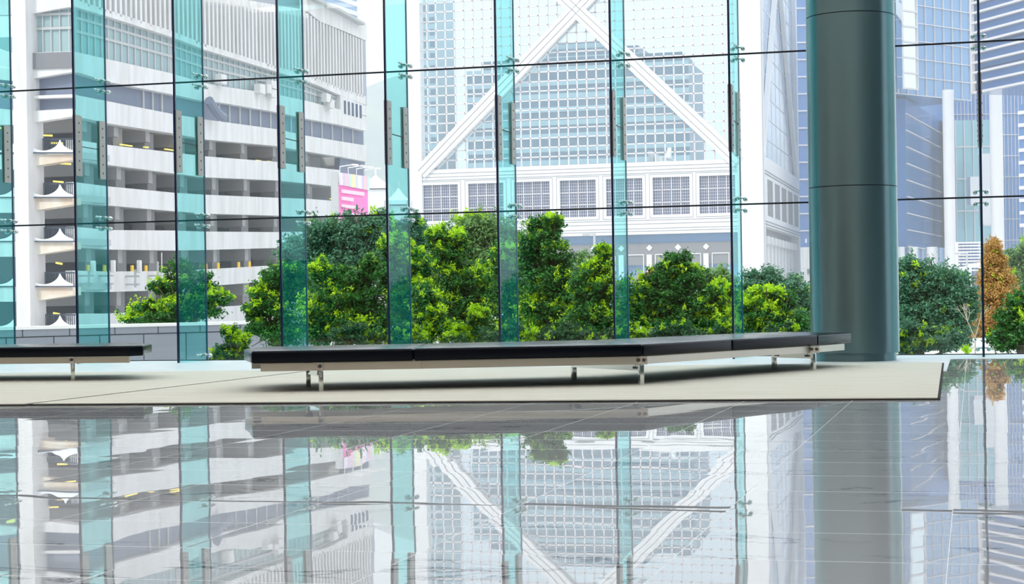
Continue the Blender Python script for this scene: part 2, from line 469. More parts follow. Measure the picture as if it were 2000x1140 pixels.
first_sp = None
first_fin = None
g_f = 'teal glass fins standing behind the lobby glazing'
for n in range(-2, 10):
    x = XF(n)
    # visible fins are counted from the left edge of the frame: n = -1 is the first
    vis = n + 1
    where = ('teal glass fin at the left edge of the view' if n == -1 else
             'teal glass fin beyond the left edge' if n < -1 else
             'teal glass fin hidden behind the column' if n == 7 else
             'teal glass fin seen edge-on right of the column' if n == 8 else
             'teal glass fin beyond the right edge' if n == 9 else
             '%s teal glass fin from the left' % ORD[vis])
    if first_fin is None:
        t = thing('glass_fin', where, 'glass fin', (x, FY, 0), g_f)
        y0, y1 = FY - FD, FY - 0.012
        for z0, z1 in ((0.0, 3.395), (3.405, J5)):
            build(MB().box(x - 0.015, x + 0.015, y0 + 0.03, y1, z0, z1), 'glass_lite', 'fin', t)
            build(MB().box(x - 0.0155, x + 0.0155, y0, y0 + 0.03, z0, z1), 'polished_edge', 'fin_edge', t)
        build(MB().box(x - 0.012, x + 0.012, y0, y1, 3.395, 3.405), 'joint_seal', 'seal', t)
        for yy0, yy1, zz0, zz1 in ((y0 + 0.01, y0 + 0.205, 2.93, 3.88), (y1 - 0.25, y1 - 0.06, 2.93, 3.86)):
            for s_ in (-1, 1):
                pl = build(MB().box(x + s_ * 0.0155 if s_ > 0 else x - 0.0285, x + 0.0285 if s_ > 0 else x - 0.0155, yy0, yy1, zz0, zz1), 'splice_plate', 'plate', t)
                for q in (0.10, 0.25, 0.40, 0.57, 0.72, 0.87):
                    zc = zz0 + (zz1 - zz0) * q; yc = (yy0 + yy1) / 2
                    build(MB().tube([(x + s_ * 0.028, yc, zc), (x + s_ * 0.036, yc, zc)], [0.017, 0.013], 8), 'bolt', 'bolt', pl)
        first_fin = t
    else:
        dup(first_fin, (x - XF(-2), 0, 0), where)
    for z, wz in ((J1 - 0.085, 'just below the lower glass joint'), (J1 + 0.085, 'just above the lower glass joint'),
                  (J2 - 0.085, 'just below the upper glass joint'), (J2 + 0.085, 'just above the upper glass joint'), (0.10, 'near the floor')):
        lab = 'steel fitting %s, %s' % (wz, where.replace('teal glass ', '').replace(' of the view', ''))
        if first_sp is None:
            first_sp = spider('spider_fitting', lab, x, z)
        else:
            dup(first_sp, (x - first_sp.location.x, 0, z - first_sp.location.z), lab)

# column
cc = Vector((-1.53, 23.93, 0)); cr_ = 0.583
t = thing('metal_column', 'tall round column clad in dark teal brushed metal behind the bench end', 'column', cc)


def cyl(mb, c, r, z0, z1, n=96):
    return mb.prism([(c[0] + r * math.cos(2 * math.pi * i / n), c[1] + r * math.sin(2 * math.pi * i / n)) for i in range(n)], z0, z1)


def smooth_sides(o):
    caps = set()
    for p in o.data.polygons:
        p.use_smooth = abs(p.normal.z) < 0.5
        if not p.use_smooth: caps.update(p.edge_keys)
    for e in o.data.edges:
        if e.key in caps: e.use_edge_sharp = True


smooth_sides(build(cyl(MB(), cc, cr_ - 0.045, 0, 0.115), 'plinth', 'column', t))
for z0, z1 in ((0.115, 2.30), (2.312, 4.565), (4.577, 6.83), (6.842, 9.09), (9.102, CEIL)):
    smooth_sides(build(cyl(MB(), cc, cr_, z0, z1), 'cladding_drum', 'column', t))
smooth_sides(build(cyl(MB(), cc, cr_ - 0.012, 2.2, 2.4), 'seam', 'colseam', t))
smooth_sides(build(cyl(MB(), cc, cr_ - 0.012, 4.4, 4.7), 'seam', 'colseam', t))

smooth_sides(build(cyl(MB(), cc, cr_ - 0.012, 6.7, 7.0), 'seam', 'colseam', t))
smooth_sides(build(cyl(MB(), cc, cr_ - 0.012, 9.0, 9.2), 'seam', 'colseam', t))

# long light panels added under the ceiling, out of view, to brighten the lobby
g_l = 'added fill lights under the lobby ceiling'
first = None
for iy in range(6):
    y = -4.5 + iy * 5.4
    lab = 'long added fill light panel high above the lobby floor, out of the picture'
    if first is None:
        first = thing('fill_trough', lab, 'ceiling lamp', (-7, y, CEIL - 0.06), g_l)
        build(MB().box(-24, 10, y - .5, y + .5, CEIL - 0.09, CEIL - 0.03), 'rim', 'steel', first)
        build(MB().box(-23.9, 9.9, y - .42, y + .42, CEIL - 0.105, CEIL - 0.085), 'diffuser', 'fillwhite', first)
    else:
        dup(first, (0, y - first.location.y, 0), lab)
    ld = bpy.data.lights.new('fill_light', 'AREA'); ld.shape = 'RECTANGLE'; ld.size = 33.0; ld.size_y = 0.8; ld.energy = FILL_W * 5; ld.color = (1.0, 0.97, 0.93)  # area light added to lift the dark interior
    lo = bpy.data.objects.new('fill_light', ld); COL.objects.link(lo); lo.location = (-7, y, CEIL - 0.12)

# rugs
def rug(name, label, poly):
    cxy = (sum(p[0] for p in poly) / 4, sum(p[1] for p in poly) / 4, 0)
    t = thing(name, label, 'rug', cxy)
    build(MB().prism(poly, 0.0, 0.010), 'backing', 'rug_edge', t)
    c = Vector(cxy[:2])
    ins = [tuple(c + (Vector(p) - c) * 0.9945) for p in poly]
    build(MB().prism(ins, 0.010, 0.018), 'pile', 'rug', t)
    return t


rug('area_rug', 'large ivory rug under the long angled bench', [(-8.14, 14.10), (-0.27, 14.80), (-0.36, 22.7), (-8.20, 21.55)])
rug('area_rug', 'ivory rug under the short stretch of bench at the left edge', [(-16.6, 13.3), (-8.165, 14.08), (-8.225, 21.5), (-16.6, 20.6)])

RT = 0.018   # rug top


def seat_bench(label, cushions, rails, frames, base):
    t = thing('bench', label, 'bench', base, 'black benches on steel legs')
    for poly in cushions:
        build(MB().prism(poly, 0.300, 0.420), 'cushion', 'leather', t, bevel=0.022, bseg=4)
    for pts in rails:
        mb = MB()
        for a, b in zip(pts[:-1], pts[1:]):
            mb.bar((*a, 0.258), (*b, 0.258), 0.03, 0.075)
        build(mb, 'rail', 'beam', t)
    for a, b, w in frames:
        a = Vector(a); b = Vector(b); d = (b - a).normalized()
        build(MB().bar((*a, 0.185), (*b, 0.185), w, 0.06), 'crossbar', 'chrome', t)
        for p, s_ in ((a, 1), (b, -1)):
            p2 = p + d * 0.02 * s_
            lg = build(MB().bar((*p2, RT), (*p2, 0.215), 0.045, w, up=(d.x, d.y, 0)), 'leg', 'chrome', t, bevel=0.003)
            cl = MB()
            q = p + d * 0.09 * s_
            side = Vector((d.y, -d.x))
            for u in (-0.022, 0.022):
                e = q + side * 0.028
                cl.tube([(e.x + d.x * u, e.y + d.y * u, 0.262), (e.x + d.x * u - side.x * 0.05, e.y + d.y * u - side.y * 0.05, 0.262)], 0.014, 10)
                cl.tube([(q.x + d.x * u + side.x * (w / 2 + 0.012), q.y + d.y * u + side.y * (w / 2 + 0.012), 0.185), (q.x + d.x * u - side.x * (w / 2 + 0.012), q.y + d.y * u - side.y * (w / 2 + 0.012), 0.185)], 0.012, 10)
            cl.bar((q.x, q.y, 0.19), (q.x, q.y, 0.28), 0.03, 0.05)
            build(cl, 'clamp', 'bolt', t)
            f = p + Vector((0, -0.021))
            hw_ = 0.028 if w < 0.04 else 0.06
            hd = MB().bar((f.x - hw_, f.y, 0.258), (f.x + hw_, f.y, 0.258), 0.014, 0.078)
            bp = build(hd, 'bolt_plate', 'chrome', t)
            for bx in ((0,) if w < 0.04 else (-0.028, 0.028)):
                build(MB().tube([(f.x + bx, f.y - 0.006, 0.262), (f.x + bx, f.y - 0.024, 0.262)], [0.021, 0.017], 10), 'bolt', 'bolt', bp)
    return t


F = [(-6.735, 15.80), (-5.244, 16.26), (-3.139, 17.06), (-2.481, 18.73), (-1.72, 20.40), (-1.42, 21.62)]
B = [(-7.30, 17.60), (-5.75, 18.30), (-4.05, 19.15), (-3.65, 20.15), (-2.95, 21.70), (-2.38, 22.72)]
cush = [[F[0], F[1], B[1], B[0], (-7.20, 16.70)]]
for i in range(1, 5):
    cush.append([F[i], F[i + 1], B[i + 1], B[i]])


def shrink(poly, e=0.004):
    c = Vector((sum(p[0] for p in poly) / len(poly), sum(p[1] for p in poly) / len(poly)))
    return [tuple(Vector(p) + (c - Vector(p)).normalized() * e) for p in poly]


seat_bench('long angled black leather bench on steel legs in front of the column', [shrink(p) for p in cush],
           [[(-6.68, 15.90), (-6.125, 16.075), (-5.2, 16.36), (-3.17, 17.16), (-2.53, 18.78), (-1.76, 20.46), (-1.50, 21.3)],
            [(-7.08, 16.62), (-6.582, 16.90), (-4.12, 18.28), (-3.2, 19.35), (-2.25, 20.90), (-1.95, 21.6)]],
           [((-6.125, 16.075), (-6.582, 16.90), 0.022), ((-3.17, 17.16), (-4.12, 18.28), 0.05), ((-1.76, 20.36), (-2.28, 20.80), 0.05)],
           (-4.4, 18.2, RT))
seat_bench('short visible end of a black bench at the left edge', [shrink(p) for p in (
    [(-12.3, 18.35), (-9.42, 18.58), (-9.32, 18.72), (-9.62, 19.55), (-10.30, 20.30), (-12.3, 20.15)],
    [(-15.6, 18.10), (-12.3, 18.35), (-12.3, 20.15), (-15.6, 19.95)])],
    [[(-15.5, 18.25), (-10.2, 18.66), (-9.50, 18.72)], [(-15.5, 19.3), (-10.64, 19.46), (-10.15, 19.48)]],
    [((-10.2, 18.66), (-10.64, 19.46), 0.022), ((-14.4, 18.34), (-14.5, 19.38), 0.03)], (-12.4, 19.2, RT))

# ================================================================ OUTSIDE: GROUND, WALL
struct('ground', MB().box(-500, 300, FY + 0.25, 1200, -1.6, -0.6), 'ground')

# low planter wall, panels with joints and a white coping
wa = P(-120, 690, 37.0); wb = P(640, 690, 47.0)
zt = 0.42
t = thing('planter_wall', 'low grey panelled wall with white coping outside the left glazing', 'wall', ((wa.x + wb.x) / 2, (wa.y + wb.y) / 2, -0.6))
build(MB().wall(wa, wb, -0.6, zt - 0.05, 0.5), 'wall_body', 'wall', t)
o_ = Vector((0, -0.05))
build(MB().wall(Vector((wa.x, wa.y - .05)), Vector((wb.x, wb.y - .05)), zt - 0.05, zt + 0.03, 0.6), 'coping', 'cope', t)
g1 = MB()
g1.wall(Vector((wa.x, wa.y - .015)), Vector((wb.x, wb.y - .015)), zt - 0.245, zt - 0.225, 0.02)
for i in range(9):
    u = (i + 0.35) / 9
    p_ = Vector((wa.x + (wb.x - wa.x) * u, wa.y + (wb.y - wa.y) * u - 0.012)); q_ = Vector((p_.x + 0.012, p_.y + 0.012))
    g1.wall(p_, q_, -0.6, zt - 0.24, 0.02)
    p2_ = p_ + Vector((0.9, 0.75 * (wb.y - wa.y) / (wb.x - wa.x) * 1.2)); g1.wall(p2_, p2_ + Vector((0.012, 0.01)), zt - 0.24, zt - 0.05, 0.02)
build(g1, 'panel_joint', 'seal', t)

# ================================================================ PARKING BUILDING (left)
A = plan(142, 110); Bp = plan(715, 160)
AB = (Bp - A); ABn = AB.normalized()
inw = Vector((-ABn.y, ABn.x, 0))
if inw.dot(A + Bp) < 0: inw = -inw


def on_face(px, off=0.0, py=350):       # plan point of the main face (pushed in by off) seen at column px
    a0 = A + inw * off
    d = Vector(_dir(px, py)); d.z = 0
    # solve a0 + s*ABn = t*d
    det = ABn.x * -d.y + d.x * ABn.y
    s_ = (-a0.x * -d.y + -(d.x) * a0.y) / det if abs(det) > 1e-9 else 0
    return a0 + ABn * s_


car_park = thing('parking_building', 'white multi-storey car park with ribbed upper facade at left', 'building', ((A.x + Bp.x) / 2, (A.y + Bp.y) / 2, -0.6))


def ribbon(name, samples, material, off=0.0, thick=0.6, parent=car_park):
    mb = MB()
    for (xa, ta, ba), (xb, tb, bb) in zip(samples[:-1], samples[1:]):
        p = on_face(xa, off, (ta + ba) / 2); q = on_face(xb, off, (tb + bb) / 2)
        mb.wall(p, q, zat(p, ba), zat(p, ta), thick, zat(q, bb), zat(q, tb))
    return build(mb, name, material, parent)


# bands of the main face: (column, top row, bottom row)
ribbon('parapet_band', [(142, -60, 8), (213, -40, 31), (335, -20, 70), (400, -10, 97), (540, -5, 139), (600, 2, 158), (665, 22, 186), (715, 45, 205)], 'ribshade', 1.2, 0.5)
ribbon('fascia_band', [(142, -2, 12), (213, 20, 33), (335, 60, 72), (400, 86, 97), (540, 130, 140), (600, 146, 158), (665, 172, 186), (715, 188, 207)], 'conc_white', 0, 1.2)
ribbon('wall_band', [(600, -60, 22), (625, 0, 42), (665, 20, 58), (712, 47, 78), (716, 49, 80)], 'conc_white', 0, 0.7)
ribbon('roof_edge', [(600, -18, -10), (625, -3, 3), (665, 17, 22), (713, 44, 49)], 'frame', -0.6, 0.7)
# ribs
mb = MB()
pr = on_face(144); Lr = (on_face(710) - pr).length
nr = 74
for i in range(nr):
    p = pr + ABn * (Lr * i / (nr - 1))
    # picture column of that rib
    Zc = p.x * -SN + p.y * CS; px = 1000 + FL * (p.x * CS + p.y * SN) / Zc
    yb = np.interp(px, [142, 213, 335, 400, 540, 600, 665, 715], [0, 22, 62, 88, 132, 148, 174, 190])
    yt = np.interp(px, [142, 600, 625, 665, 715], [-60, 18, 38, 56, 78])
    mb.wall(p, p + ABn * (Lr / nr * 0.42), zat(p, yb), zat(p, yt), 1.2)
build(mb, 'facade_rib', 'conc_white', car_park)
# old glazing band with its frames
gt = [(142, 12, 100), (213, 33, 116), (335, 72, 143), (400, 97, 162), (540, 140, 184), (600, 158, 197), (665, 186, 214)]
ribbon('glazing_band', gt, 'oldglass', 0.5, 0.4)
mb = MB()
for px in np.concatenate([np.arange(150, 335, 13), np.arange(335, 540, 10.5), np.arange(540, 666, 8.5)]):
    p = on_face(px, 0.42); yt = np.interp(px, [g[0] for g in gt], [g[1] for g in gt]); yb = np.interp(px, [g[0] for g in gt], [g[2] for g in gt])
    mb.wall(p, p + ABn * 0.16, zat(p, yb), zat(p, yt), 0.12)
for fr in (0.22, 0.52):
    for (xa, ta, ba), (xb, tb, bb) in zip(gt[:-1], gt[1:]):
        p = on_face(xa, 0.40); q = on_face(xb, 0.40)
        za = zat(p, ta + (ba - ta) * fr); zb = zat(q, tb + (bb - tb) * fr)
        mb.wall(p, q, za - 0.09, za + 0.09, 0.12, zb - 0.09, zb + 0.09)
build(mb, 'glazing_frame', 'frame', car_park)
ribbon('wall_band', [(665, 186, 214), (674, 190, 216), (716, 205, 228)], 'conc_white', 0, 0.8)
mb = MB()
for i in range(5):
    px = 675 + i * 7.6
    p = on_face(px, -0.05); q = on_face(px + 3.4, -0.05)
    mb.wall(p, q, zat(p, 222 + i * 2.0), zat(p, 196 + i * 2.2), 0.2)
build(mb, 'slot_window', 'darkglass', car_park)
ribbon('wall_band', [(142, 100, 138), (213, 116, 160), (335, 143, 184), (400, 162, 198), (430, 168, 200), (540, 184, 219), (600, 197, 232), (665, 214, 244), (716, 226, 256)], 'conc_white', 0, 0.8)
lv = [(142, 138, 184), (213, 160, 198), (335, 184, 222), (400, 198, 233), (540, 219, 252), (600, 232, 265), (710, 256, 284)]
ribbon('louvre_band', lv, 'louver', 0.6, 0.4)
mb = MB()
for px in list(range(282, 335, 18)) + list(range(430, 700, 20)):
    p = on_face(px, 0.5); yt = np.interp(px, [g[0] for g in lv], [g[1] for g in lv]); yb = np.interp(px, [g[0] for g in lv], [g[2] for g in lv])
    mb.wall(p, p + ABn * 0.2, zat(p, yb), zat(p, yt), 0.12)
build(mb, 'louvre_frame', 'frame', car_park)
ribbon('parapet_band', [(142, 184, 226), (213, 198, 241), (335, 222, 260), (400, 233, 272), (540, 252, 285), (600, 265, 296), (665, 276, 306), (716, 284, 316)], 'conc_white', 0, 0.8)
bands = [
    ('parapet_band', [(142, 272, 312), (213, 283, 322), (335, 297, 338), (400, 305, 346), (540, 316, 352), (600, 325, 358), (664, 332, 365)]),
    ('parapet_band', [(142, 355, 396), (213, 364, 401), (338, 376, 412), (400, 380, 417), (540, 386, 421), (600, 388, 424), (664, 393, 425)]),
    ('parapet_band', [(142, 442, 482), (213, 449, 487), (338, 450, 489), (400, 452, 488), (540, 453, 484), (600, 452, 480), (664, 450, 476)]),
    ('parapet_band', [(142, 528, 569), (213, 530, 570), (338, 529, 566), (400, 526, 559), (540, 518, 548), (664, 508, 540)]),
    ('parapet_band', [(142, 612, 655), (213, 612, 655), (338, 606, 655), (420, 600, 655), (540, 592, 650), (664, 584, 650)]),
]
for nm, sm_ in bands:
    ribbon(nm, sm_, 'conc_white', 0, 0.5)
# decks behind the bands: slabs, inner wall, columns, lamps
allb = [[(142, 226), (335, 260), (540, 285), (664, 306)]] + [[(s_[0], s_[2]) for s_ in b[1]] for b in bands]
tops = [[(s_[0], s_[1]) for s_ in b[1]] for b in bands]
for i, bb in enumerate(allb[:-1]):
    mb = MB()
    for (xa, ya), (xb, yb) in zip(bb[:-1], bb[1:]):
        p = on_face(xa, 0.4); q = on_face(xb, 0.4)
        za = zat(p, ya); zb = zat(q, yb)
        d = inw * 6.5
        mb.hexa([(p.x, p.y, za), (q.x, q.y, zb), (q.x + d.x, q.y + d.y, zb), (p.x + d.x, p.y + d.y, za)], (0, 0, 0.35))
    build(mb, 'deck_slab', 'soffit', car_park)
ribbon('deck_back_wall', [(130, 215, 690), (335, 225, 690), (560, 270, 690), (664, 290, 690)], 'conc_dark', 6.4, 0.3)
mb = MB(); cb = MB()
for i, tp in enumerate(tops):
    bb = allb[i]
    for j, px in enumerate(range(160 + (i % 2) * 4, 664, 62)):
        p = on_face(px, 2.0); q = on_face(px + 13, 2.0)
        yb = np.interp(px, [g[0] for g in tp], [g[1] for g in tp]); yt = np.interp(px, [g[0] for g in bb], [g[1] for g in bb])
        cb.wall(p, p + ABn * 1.3, zat(p, yb) - 1.2, zat(p, yt) + 0.2, 1.1)
        # tapered beam haunch running inwards
        p3 = on_face(px + 2, 1.0)
        zt_ = zat(p3, yt)
        cb.hexa([(p3.x, p3.y, zt_ - 0.9), (p3.x, p3.y, zt_ + 0.2), (p3.x + ABn.x * 0.6, p3.y + ABn.y * 0.6, zt_ + 0.2), (p3.x + ABn.x * 0.6, p3.y + ABn.y * 0.6, zt_ - 0.9)], inw * 4.5)
build(cb, 'deck_column', 'soffit', car_park)
for px, py, w in ((235, 282, 26), (322, 291, 24), (281, 287, 10), (408, 307, 14), (444, 310, 18), (470, 312, 14), (500, 313, 14), (522, 315, 14), (645, 388, 6), (214, 330, 10)):
    p = on_face(px, 1.6, py); z = zat(p, py)
    build(MB().bar((p.x, p.y, z), (p.x + ABn.x * w / 16, p.y + ABn.y * w / 16, z + 0.02), 0.12, 0.08), 'strip_lamp', 'lamp', car_park)
# end panel by the banner
ribbon('end_wall', [(664, 306, 345), (690, 310, 352), (713, 316, 360)], 'louver', 0.5, 0.5)
ribbon('end_wall', [(600, 296, 330), (664, 304, 336)], 'conc_grey', 2.5, 0.5)
# arched awning and wall-mounted coolers
p = on_face(408, -0.8, 225); q = on_face(436, -0.8, 225)
mb = MB()
arc = []
for i in range(9):
    u = i / 8
    arc.append((p.x + (q.x - p.x) * u, p.y + (q.y - p.y) * u, zat(p, 212) + math.sin(u * 1.5) * -1.0 + 0.6))
mb.tube(arc, 0.35, 8)
build(mb, 'arched_awning', 'louver', car_park)
for px, py in ((432, 153), (508, 172), (522, 172), (531, 165), (531, 180), (638, 190), (645, 202)):
    p = on_face(px, -0.5, py); q = p + ABn * 1.0; z = zat(p, py)
    build(MB().wall(p, q, z - 0.35, z + 0.35, 0.5), 'cooling_unit', 'conc_white', car_park)

# left wing: white pier and stacked decks
Cw = plan(-60, 113.5)
LW = (Cw - A).normalized(); win = Vector((LW.y, -LW.x, 0))
if win.dot(A) < 0: win = -win


def on_left(px, off=0.0, py=350):
    a0 = A + win * (off - 1.3)
    d = Vector(_dir(px, py)); d.z = 0
    det = LW.x * -d.y + d.x * LW.y
    s_ = (-a0.x * -d.y + -(d.x) * a0.y) / det
    return a0 + LW * s_


def lribbon(name, samples, material, off=0.0, thick=0.6):
    mb = MB()
    for (xa, ta, ba), (xb, tb, bb) in zip(samples[:-1], samples[1:]):
        p = on_left(xa, off, (ta + ba) / 2); q = on_left(xb, off, (tb + bb) / 2)
        mb.wall(p, q, zat(p, ba), zat(p, ta), thick, zat(q, bb), zat(q, tb))
    return build(mb, name, material, car_park)


lribbon('pier', [(27, -60, 655), (54, -60, 655)], 'conc_white', -0.7, 1.5)
lribbon('wall_band', [(-60, -60, 30), (54, -60, 28), (142, -60, 12)], 'conc_white', 0, 0.6)
lribbon('glazing_band', [(54, 28, 103), (142, 12, 100)], 'oldglass', 0.4, 0.4)
mb = MB()
for px in (55, 72, 87, 103, 120, 138):
    p = on_left(px, 0.3); q = on_left(px + 2, 0.3); mb.wall(p, q, zat(p, 103), zat(p, 14), 0.1)
for y0_, y1_ in ((30, 26), (57, 54)):
    p = on_left(54, 0.28); q = on_left(142, 0.28)
    mb.wall(p, q, zat(p, y0_) - 0.08, zat(p, y0_) + 0.08, 0.1, zat(q, y1_) - 0.08, zat(q, y1_) + 0.08)
build(mb, 'glazing_frame', 'frame', car_park)
lribbon('wall_band', [(-60, 75, 110), (27, 105, 135), (54, 103, 155), (142, 100, 140)], 'conc_white', 0, 0.7)
lribbon('stained_panel', [(48, 104, 135), (140, 101, 132)], 'conc_grey', -0.1, 0.2).data.materials[0] = M['groove']
lribbon('louvre_band', [(54, 155, 187), (142, 140, 184)], 'louver', 0.5, 0.3)
lribbon('wall_band', [(54, 187, 193), (142, 184, 190)], 'conc_white', 0, 0.5)
lribbon('louvre_band', [(54, 193, 217), (142, 190, 212)], 'louver', 0.5, 0.3)
lribbon('beam', [(54, 217, 241), (142, 212, 227)], 'conc_white', 0, 0.6)
lribbon('wall_band', [(-60, 205, 245), (27, 215, 243)], 'conc_white', 0, 0.6)
lribbon('louvre_band', [(-60, 150, 205), (27, 158, 215)], 'louver', 0.4, 0.3)
lribbon('wall_band', [(-60, 130, 150), (27, 134, 158)], 'conc_white', 0.0, 0.5)
lribbon('glazing_band', [(-60, 75, 105), (27, 72, 103)], 'oldglass', 0.3, 0.3)
lribbon('inner_pier', [(54, 241, 655), (64, 241, 655)], 'conc_white', 0.9, 0.9)
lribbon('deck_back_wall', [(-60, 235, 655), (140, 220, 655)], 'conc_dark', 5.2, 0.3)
for yb0, yb1 in ((300, 318), (385, 405), (471, 492), (559, 582)):
    lribbon('beam', [(54, yb0 + 2, yb1 + 8), (142, yb0 + 1, yb1 - 6)], 'conc_beige', 0, 0.8)
    lribbon('wall_band', [(-60, yb0 + 2, yb0 + 30), (27, yb0 + 2, yb0 + 30)], 'conc_white', 0, 0.8)
    p = on_left(-60, 0.5); q = on_left(126, 0.5); d = win * 4.5
    z = zat(p, yb0 + 20); zq = zat(q, yb0 + 6)
    build(MB().hexa([(p.x, p.y, z), (q.x, q.y, zq), (q.x + d.x, q.y + d.y, zq), (p.x + d.x, p.y + d.y, z)], (0, 0, 0.4)), 'deck_slab', 'soffit', car_park)
for yb in (297, 384, 470, 558, 640):
    # railing behind, sail cloth in front
    mb = MB()
    for px in range(56, 142, 4):
        p = on_left(px, 0.7); q = on_left(px + 0.8, 0.7); mb.wall(p, q, zat(p, yb), zat(p, yb - 26), 0.05)
    p = on_left(56, 0.7); q = on_left(142, 0.7)
    mb.wall(p, q, zat(p, yb - 27), zat(p, yb - 24), 0.08, zat(q, yb - 27), zat(q, yb - 24))
    build(mb, 'railing', 'rail', car_park)
    for xs, xe, peaks in ((56, 142, (52, 117, 170)), (-60, 27, (-40, 30))):
        mb = MB()
        N_ = 44
        prev = None
        for i in range(N_ + 1):
            px = xs + (xe - xs) * i / N_
            dmin = min(abs(px - pk) for pk in peaks); hw = 33.0
            u = min(1.0, dmin / hw)
            h = 3 + 25 * (1 - math.sqrt(max(0.0, 1 - (1 - u) ** 2))) if u < 1 else 3
            p = on_left(px, -0.15, yb)
            cur = (p, zat(p, yb), zat(p, yb - h))
            if prev: mb.wall(prev[0], cur[0], prev[1], prev[2], 0.06, cur[1], cur[2])
            prev = cur
        build(mb, 'sail_screen', 'sail', car_park)
    p = on_left(56, -0.2); q = on_left(148, -0.2); z = zat(p, yb + 2)
    build(MB().wall(p, q, zat(p, yb + 2.5), zat(p, yb), 0.1, zat(q, yb + 2.5), zat(q, yb)), 'sill', 'rail', car_park)
for px, py, w in ((75, 264, 30), (100, 279, 26), (105, 354, 20), (118, 319, 22), (105, 403, 18), (110, 513, 12), (105, 611, 12), (1, 250, 18)):
    p = on_left(px, 1.6, py); z = zat(p, py)
    build(MB().bar((p.x, p.y, z), (p.x - LW.x * w / 28, p.y - LW.y * w / 28, z - 0.08), 0.14, 0.10), 'strip_lamp', 'lamp', car_park)

# antennas, posts and cars on the decks
pa = None
for i, (px, yt, yb, lab) in enumerate(((182, 509, 530, 'pale antenna panel on the parapet seen through the second glass fin'),
                                       (221, 508, 530, 'slim antenna panel just right of the second glass fin'),
                                       (272, 508, 531, 'twin antenna panel on the parapet left of the leafy tree'),
                                       (316, 493, 530, 'tall thin aerial pole above the left leafy tree'))):
    p = on_face(px, -1.0, 520); z0, z1 = zat(p, yb + 30), zat(p, yt)
    t = thing('antenna', lab, 'antenna', (p.x, p.y, z0), 'cell antennas along the parapet')
    w = 0.35 if i < 3 else 0.1
    build(MB().bar((p.x, p.y, zat(p, yb + 2)), (p.x, p.y, z1), w * .8, w * .8), 'radome', 'conc_white', t, bevel=0.05)
    build(MB().tube([(p.x + inw.x * .3, p.y + inw.y * .3, z0), (p.x + inw.x * .3, p.y + inw.y * .3, z1 - 0.6)], 0.08, 8), 'pole', 'frame', t)
    br = MB()
    for yy in (yb + 8, yb + 24):
        zz = zat(p, yy); br.bar((p.x, p.y, zz), (p.x + inw.x * 1.05, p.y + inw.y * 1.05, zz), 0.15, 0.12)
    build(br, 'bracket', 'frame', t)
for i, (px, py, w_) in enumerate(((172, 527, 'between deck corner and first antenna'), (204, 527, 'at the second glass fin'), (258, 527, 'left of the twin antenna'), (285, 527, 'right of the twin antenna'),
                               (402, 523, 'nearest the third glass fin'), (426, 521, 'left of the dark parked car'), (466, 519, 'below the dark parked car'), (487, 518, 'at the red tail light'))):
    p = on_face(px, 0.1, py); z = zat(p, py + 4)
    mb = MB().tube([(p.x, p.y, z - 0.1), (p.x, p.y, z + 0.45)], 0.12, 8)
    o = build(mb, 'parapet_post', 'yellow', None, (p.x, p.y, z - 0.1)); tag(o, 'small yellow post on the parapet %s' % w_, 'post', 'yellow posts on the parapet')


def car(lab, px, py, paint, L=4.3, off=3.2, flip=1):
    p = on_face(px, off, py); z = zat(p, py); d = ABn; n_ = inw
    t = thing('car', lab, 'car', (p.x, p.y, z), 'cars parked on the decks')

    def prof(pts, wid, nm, mt):
        vs = []; k_ = len(pts)
        for s_ in (0, 1):
            for (u, h) in pts:
                q = p + d * u * flip + n_ * (wid[s_]); vs.append((q.x, q.y, z + h))
        fs = [tuple(range(k_)), tuple(range(2 * k_ - 1, k_ - 1, -1))] + [(i, k_ + i, k_ + (i + 1) % k_, (i + 1) % k_) for i in range(k_)]
        return build(MB().add(vs, fs), nm, mt, t, bevel=0.05)
    prof([(0, .35), (L, .35), (L, .8), (L * .96, .95), (L * .75, 1.0), (L * .25, 1.0), (0.05, .9)], (0, 1.75), 'body', paint)
    prof([(L * .12, .98), (L * .80, .98), (L * .66, 1.45), (L * .27, 1.45)], (0.12, 1.63), 'cabin_glass', 'carglass')
    prof([(L * .26, 1.44), (L * .67, 1.44), (L * .62, 1.50), (L * .30, 1.50)], (0.14, 1.61), 'car_roof', paint)
    for u in (.2, .8):
        for s_ in (0.0, 1.6):
            c = p + d * L * u * flip + n_ * s_
            build(MB().tube([(c.x, c.y, z + .33), (c.x + n_.x * .18, c.y + n_.y * .18, z + .33)], 0.33, 14), 'wheel', 'tyre', t)
    q = p + d * (L * 0.98) * flip
    build(MB().bar((q.x, q.y, z + .75), (q.x + n_.x * .3, q.y + n_.y * .3, z + .75), .12, .18), 'tail_light', 'red', t)


car('dark car with red tail lights parked on the deck right of the third fin', 455, 524, 'carpaint', 4.6)
car('silver car parked on the lowest deck behind the second glass fin', 200, 614, 'carpaint2')
car('dark car on the lowest deck just right of the second glass fin', 266, 610, 'carpaint', 3.9)

# ---------------------------------------------------------------- banner and lamps, tent roofs, far tower, hill
ZB = 100
b0 = plan(661, ZB); b1 = plan(718, ZB * 1.10)
t = thing('banner_hoarding', 'pink advertising banner with faded white bars beside the car park', 'banner', (b0.x, b0.y, -0.6))
build(MB().wall(b0, b1, zat(b0, 470), zat(b0, 376 - 20), 0.3, zat(b1, 470), zat(b1, 366)), 'banner_panel', 'pink', t)
bd = (b1 - b0); bnn = Vector((bd.y, -bd.x, 0)).normalized() * 0.12
if bnn.dot(b0) > 0: bnn = -bnn


def bq(u, y_at0, y_at1):
    p = b0 + bd * u + bnn
    return p, zat(p, y_at0 + (y_at1 - y_at0) * u)


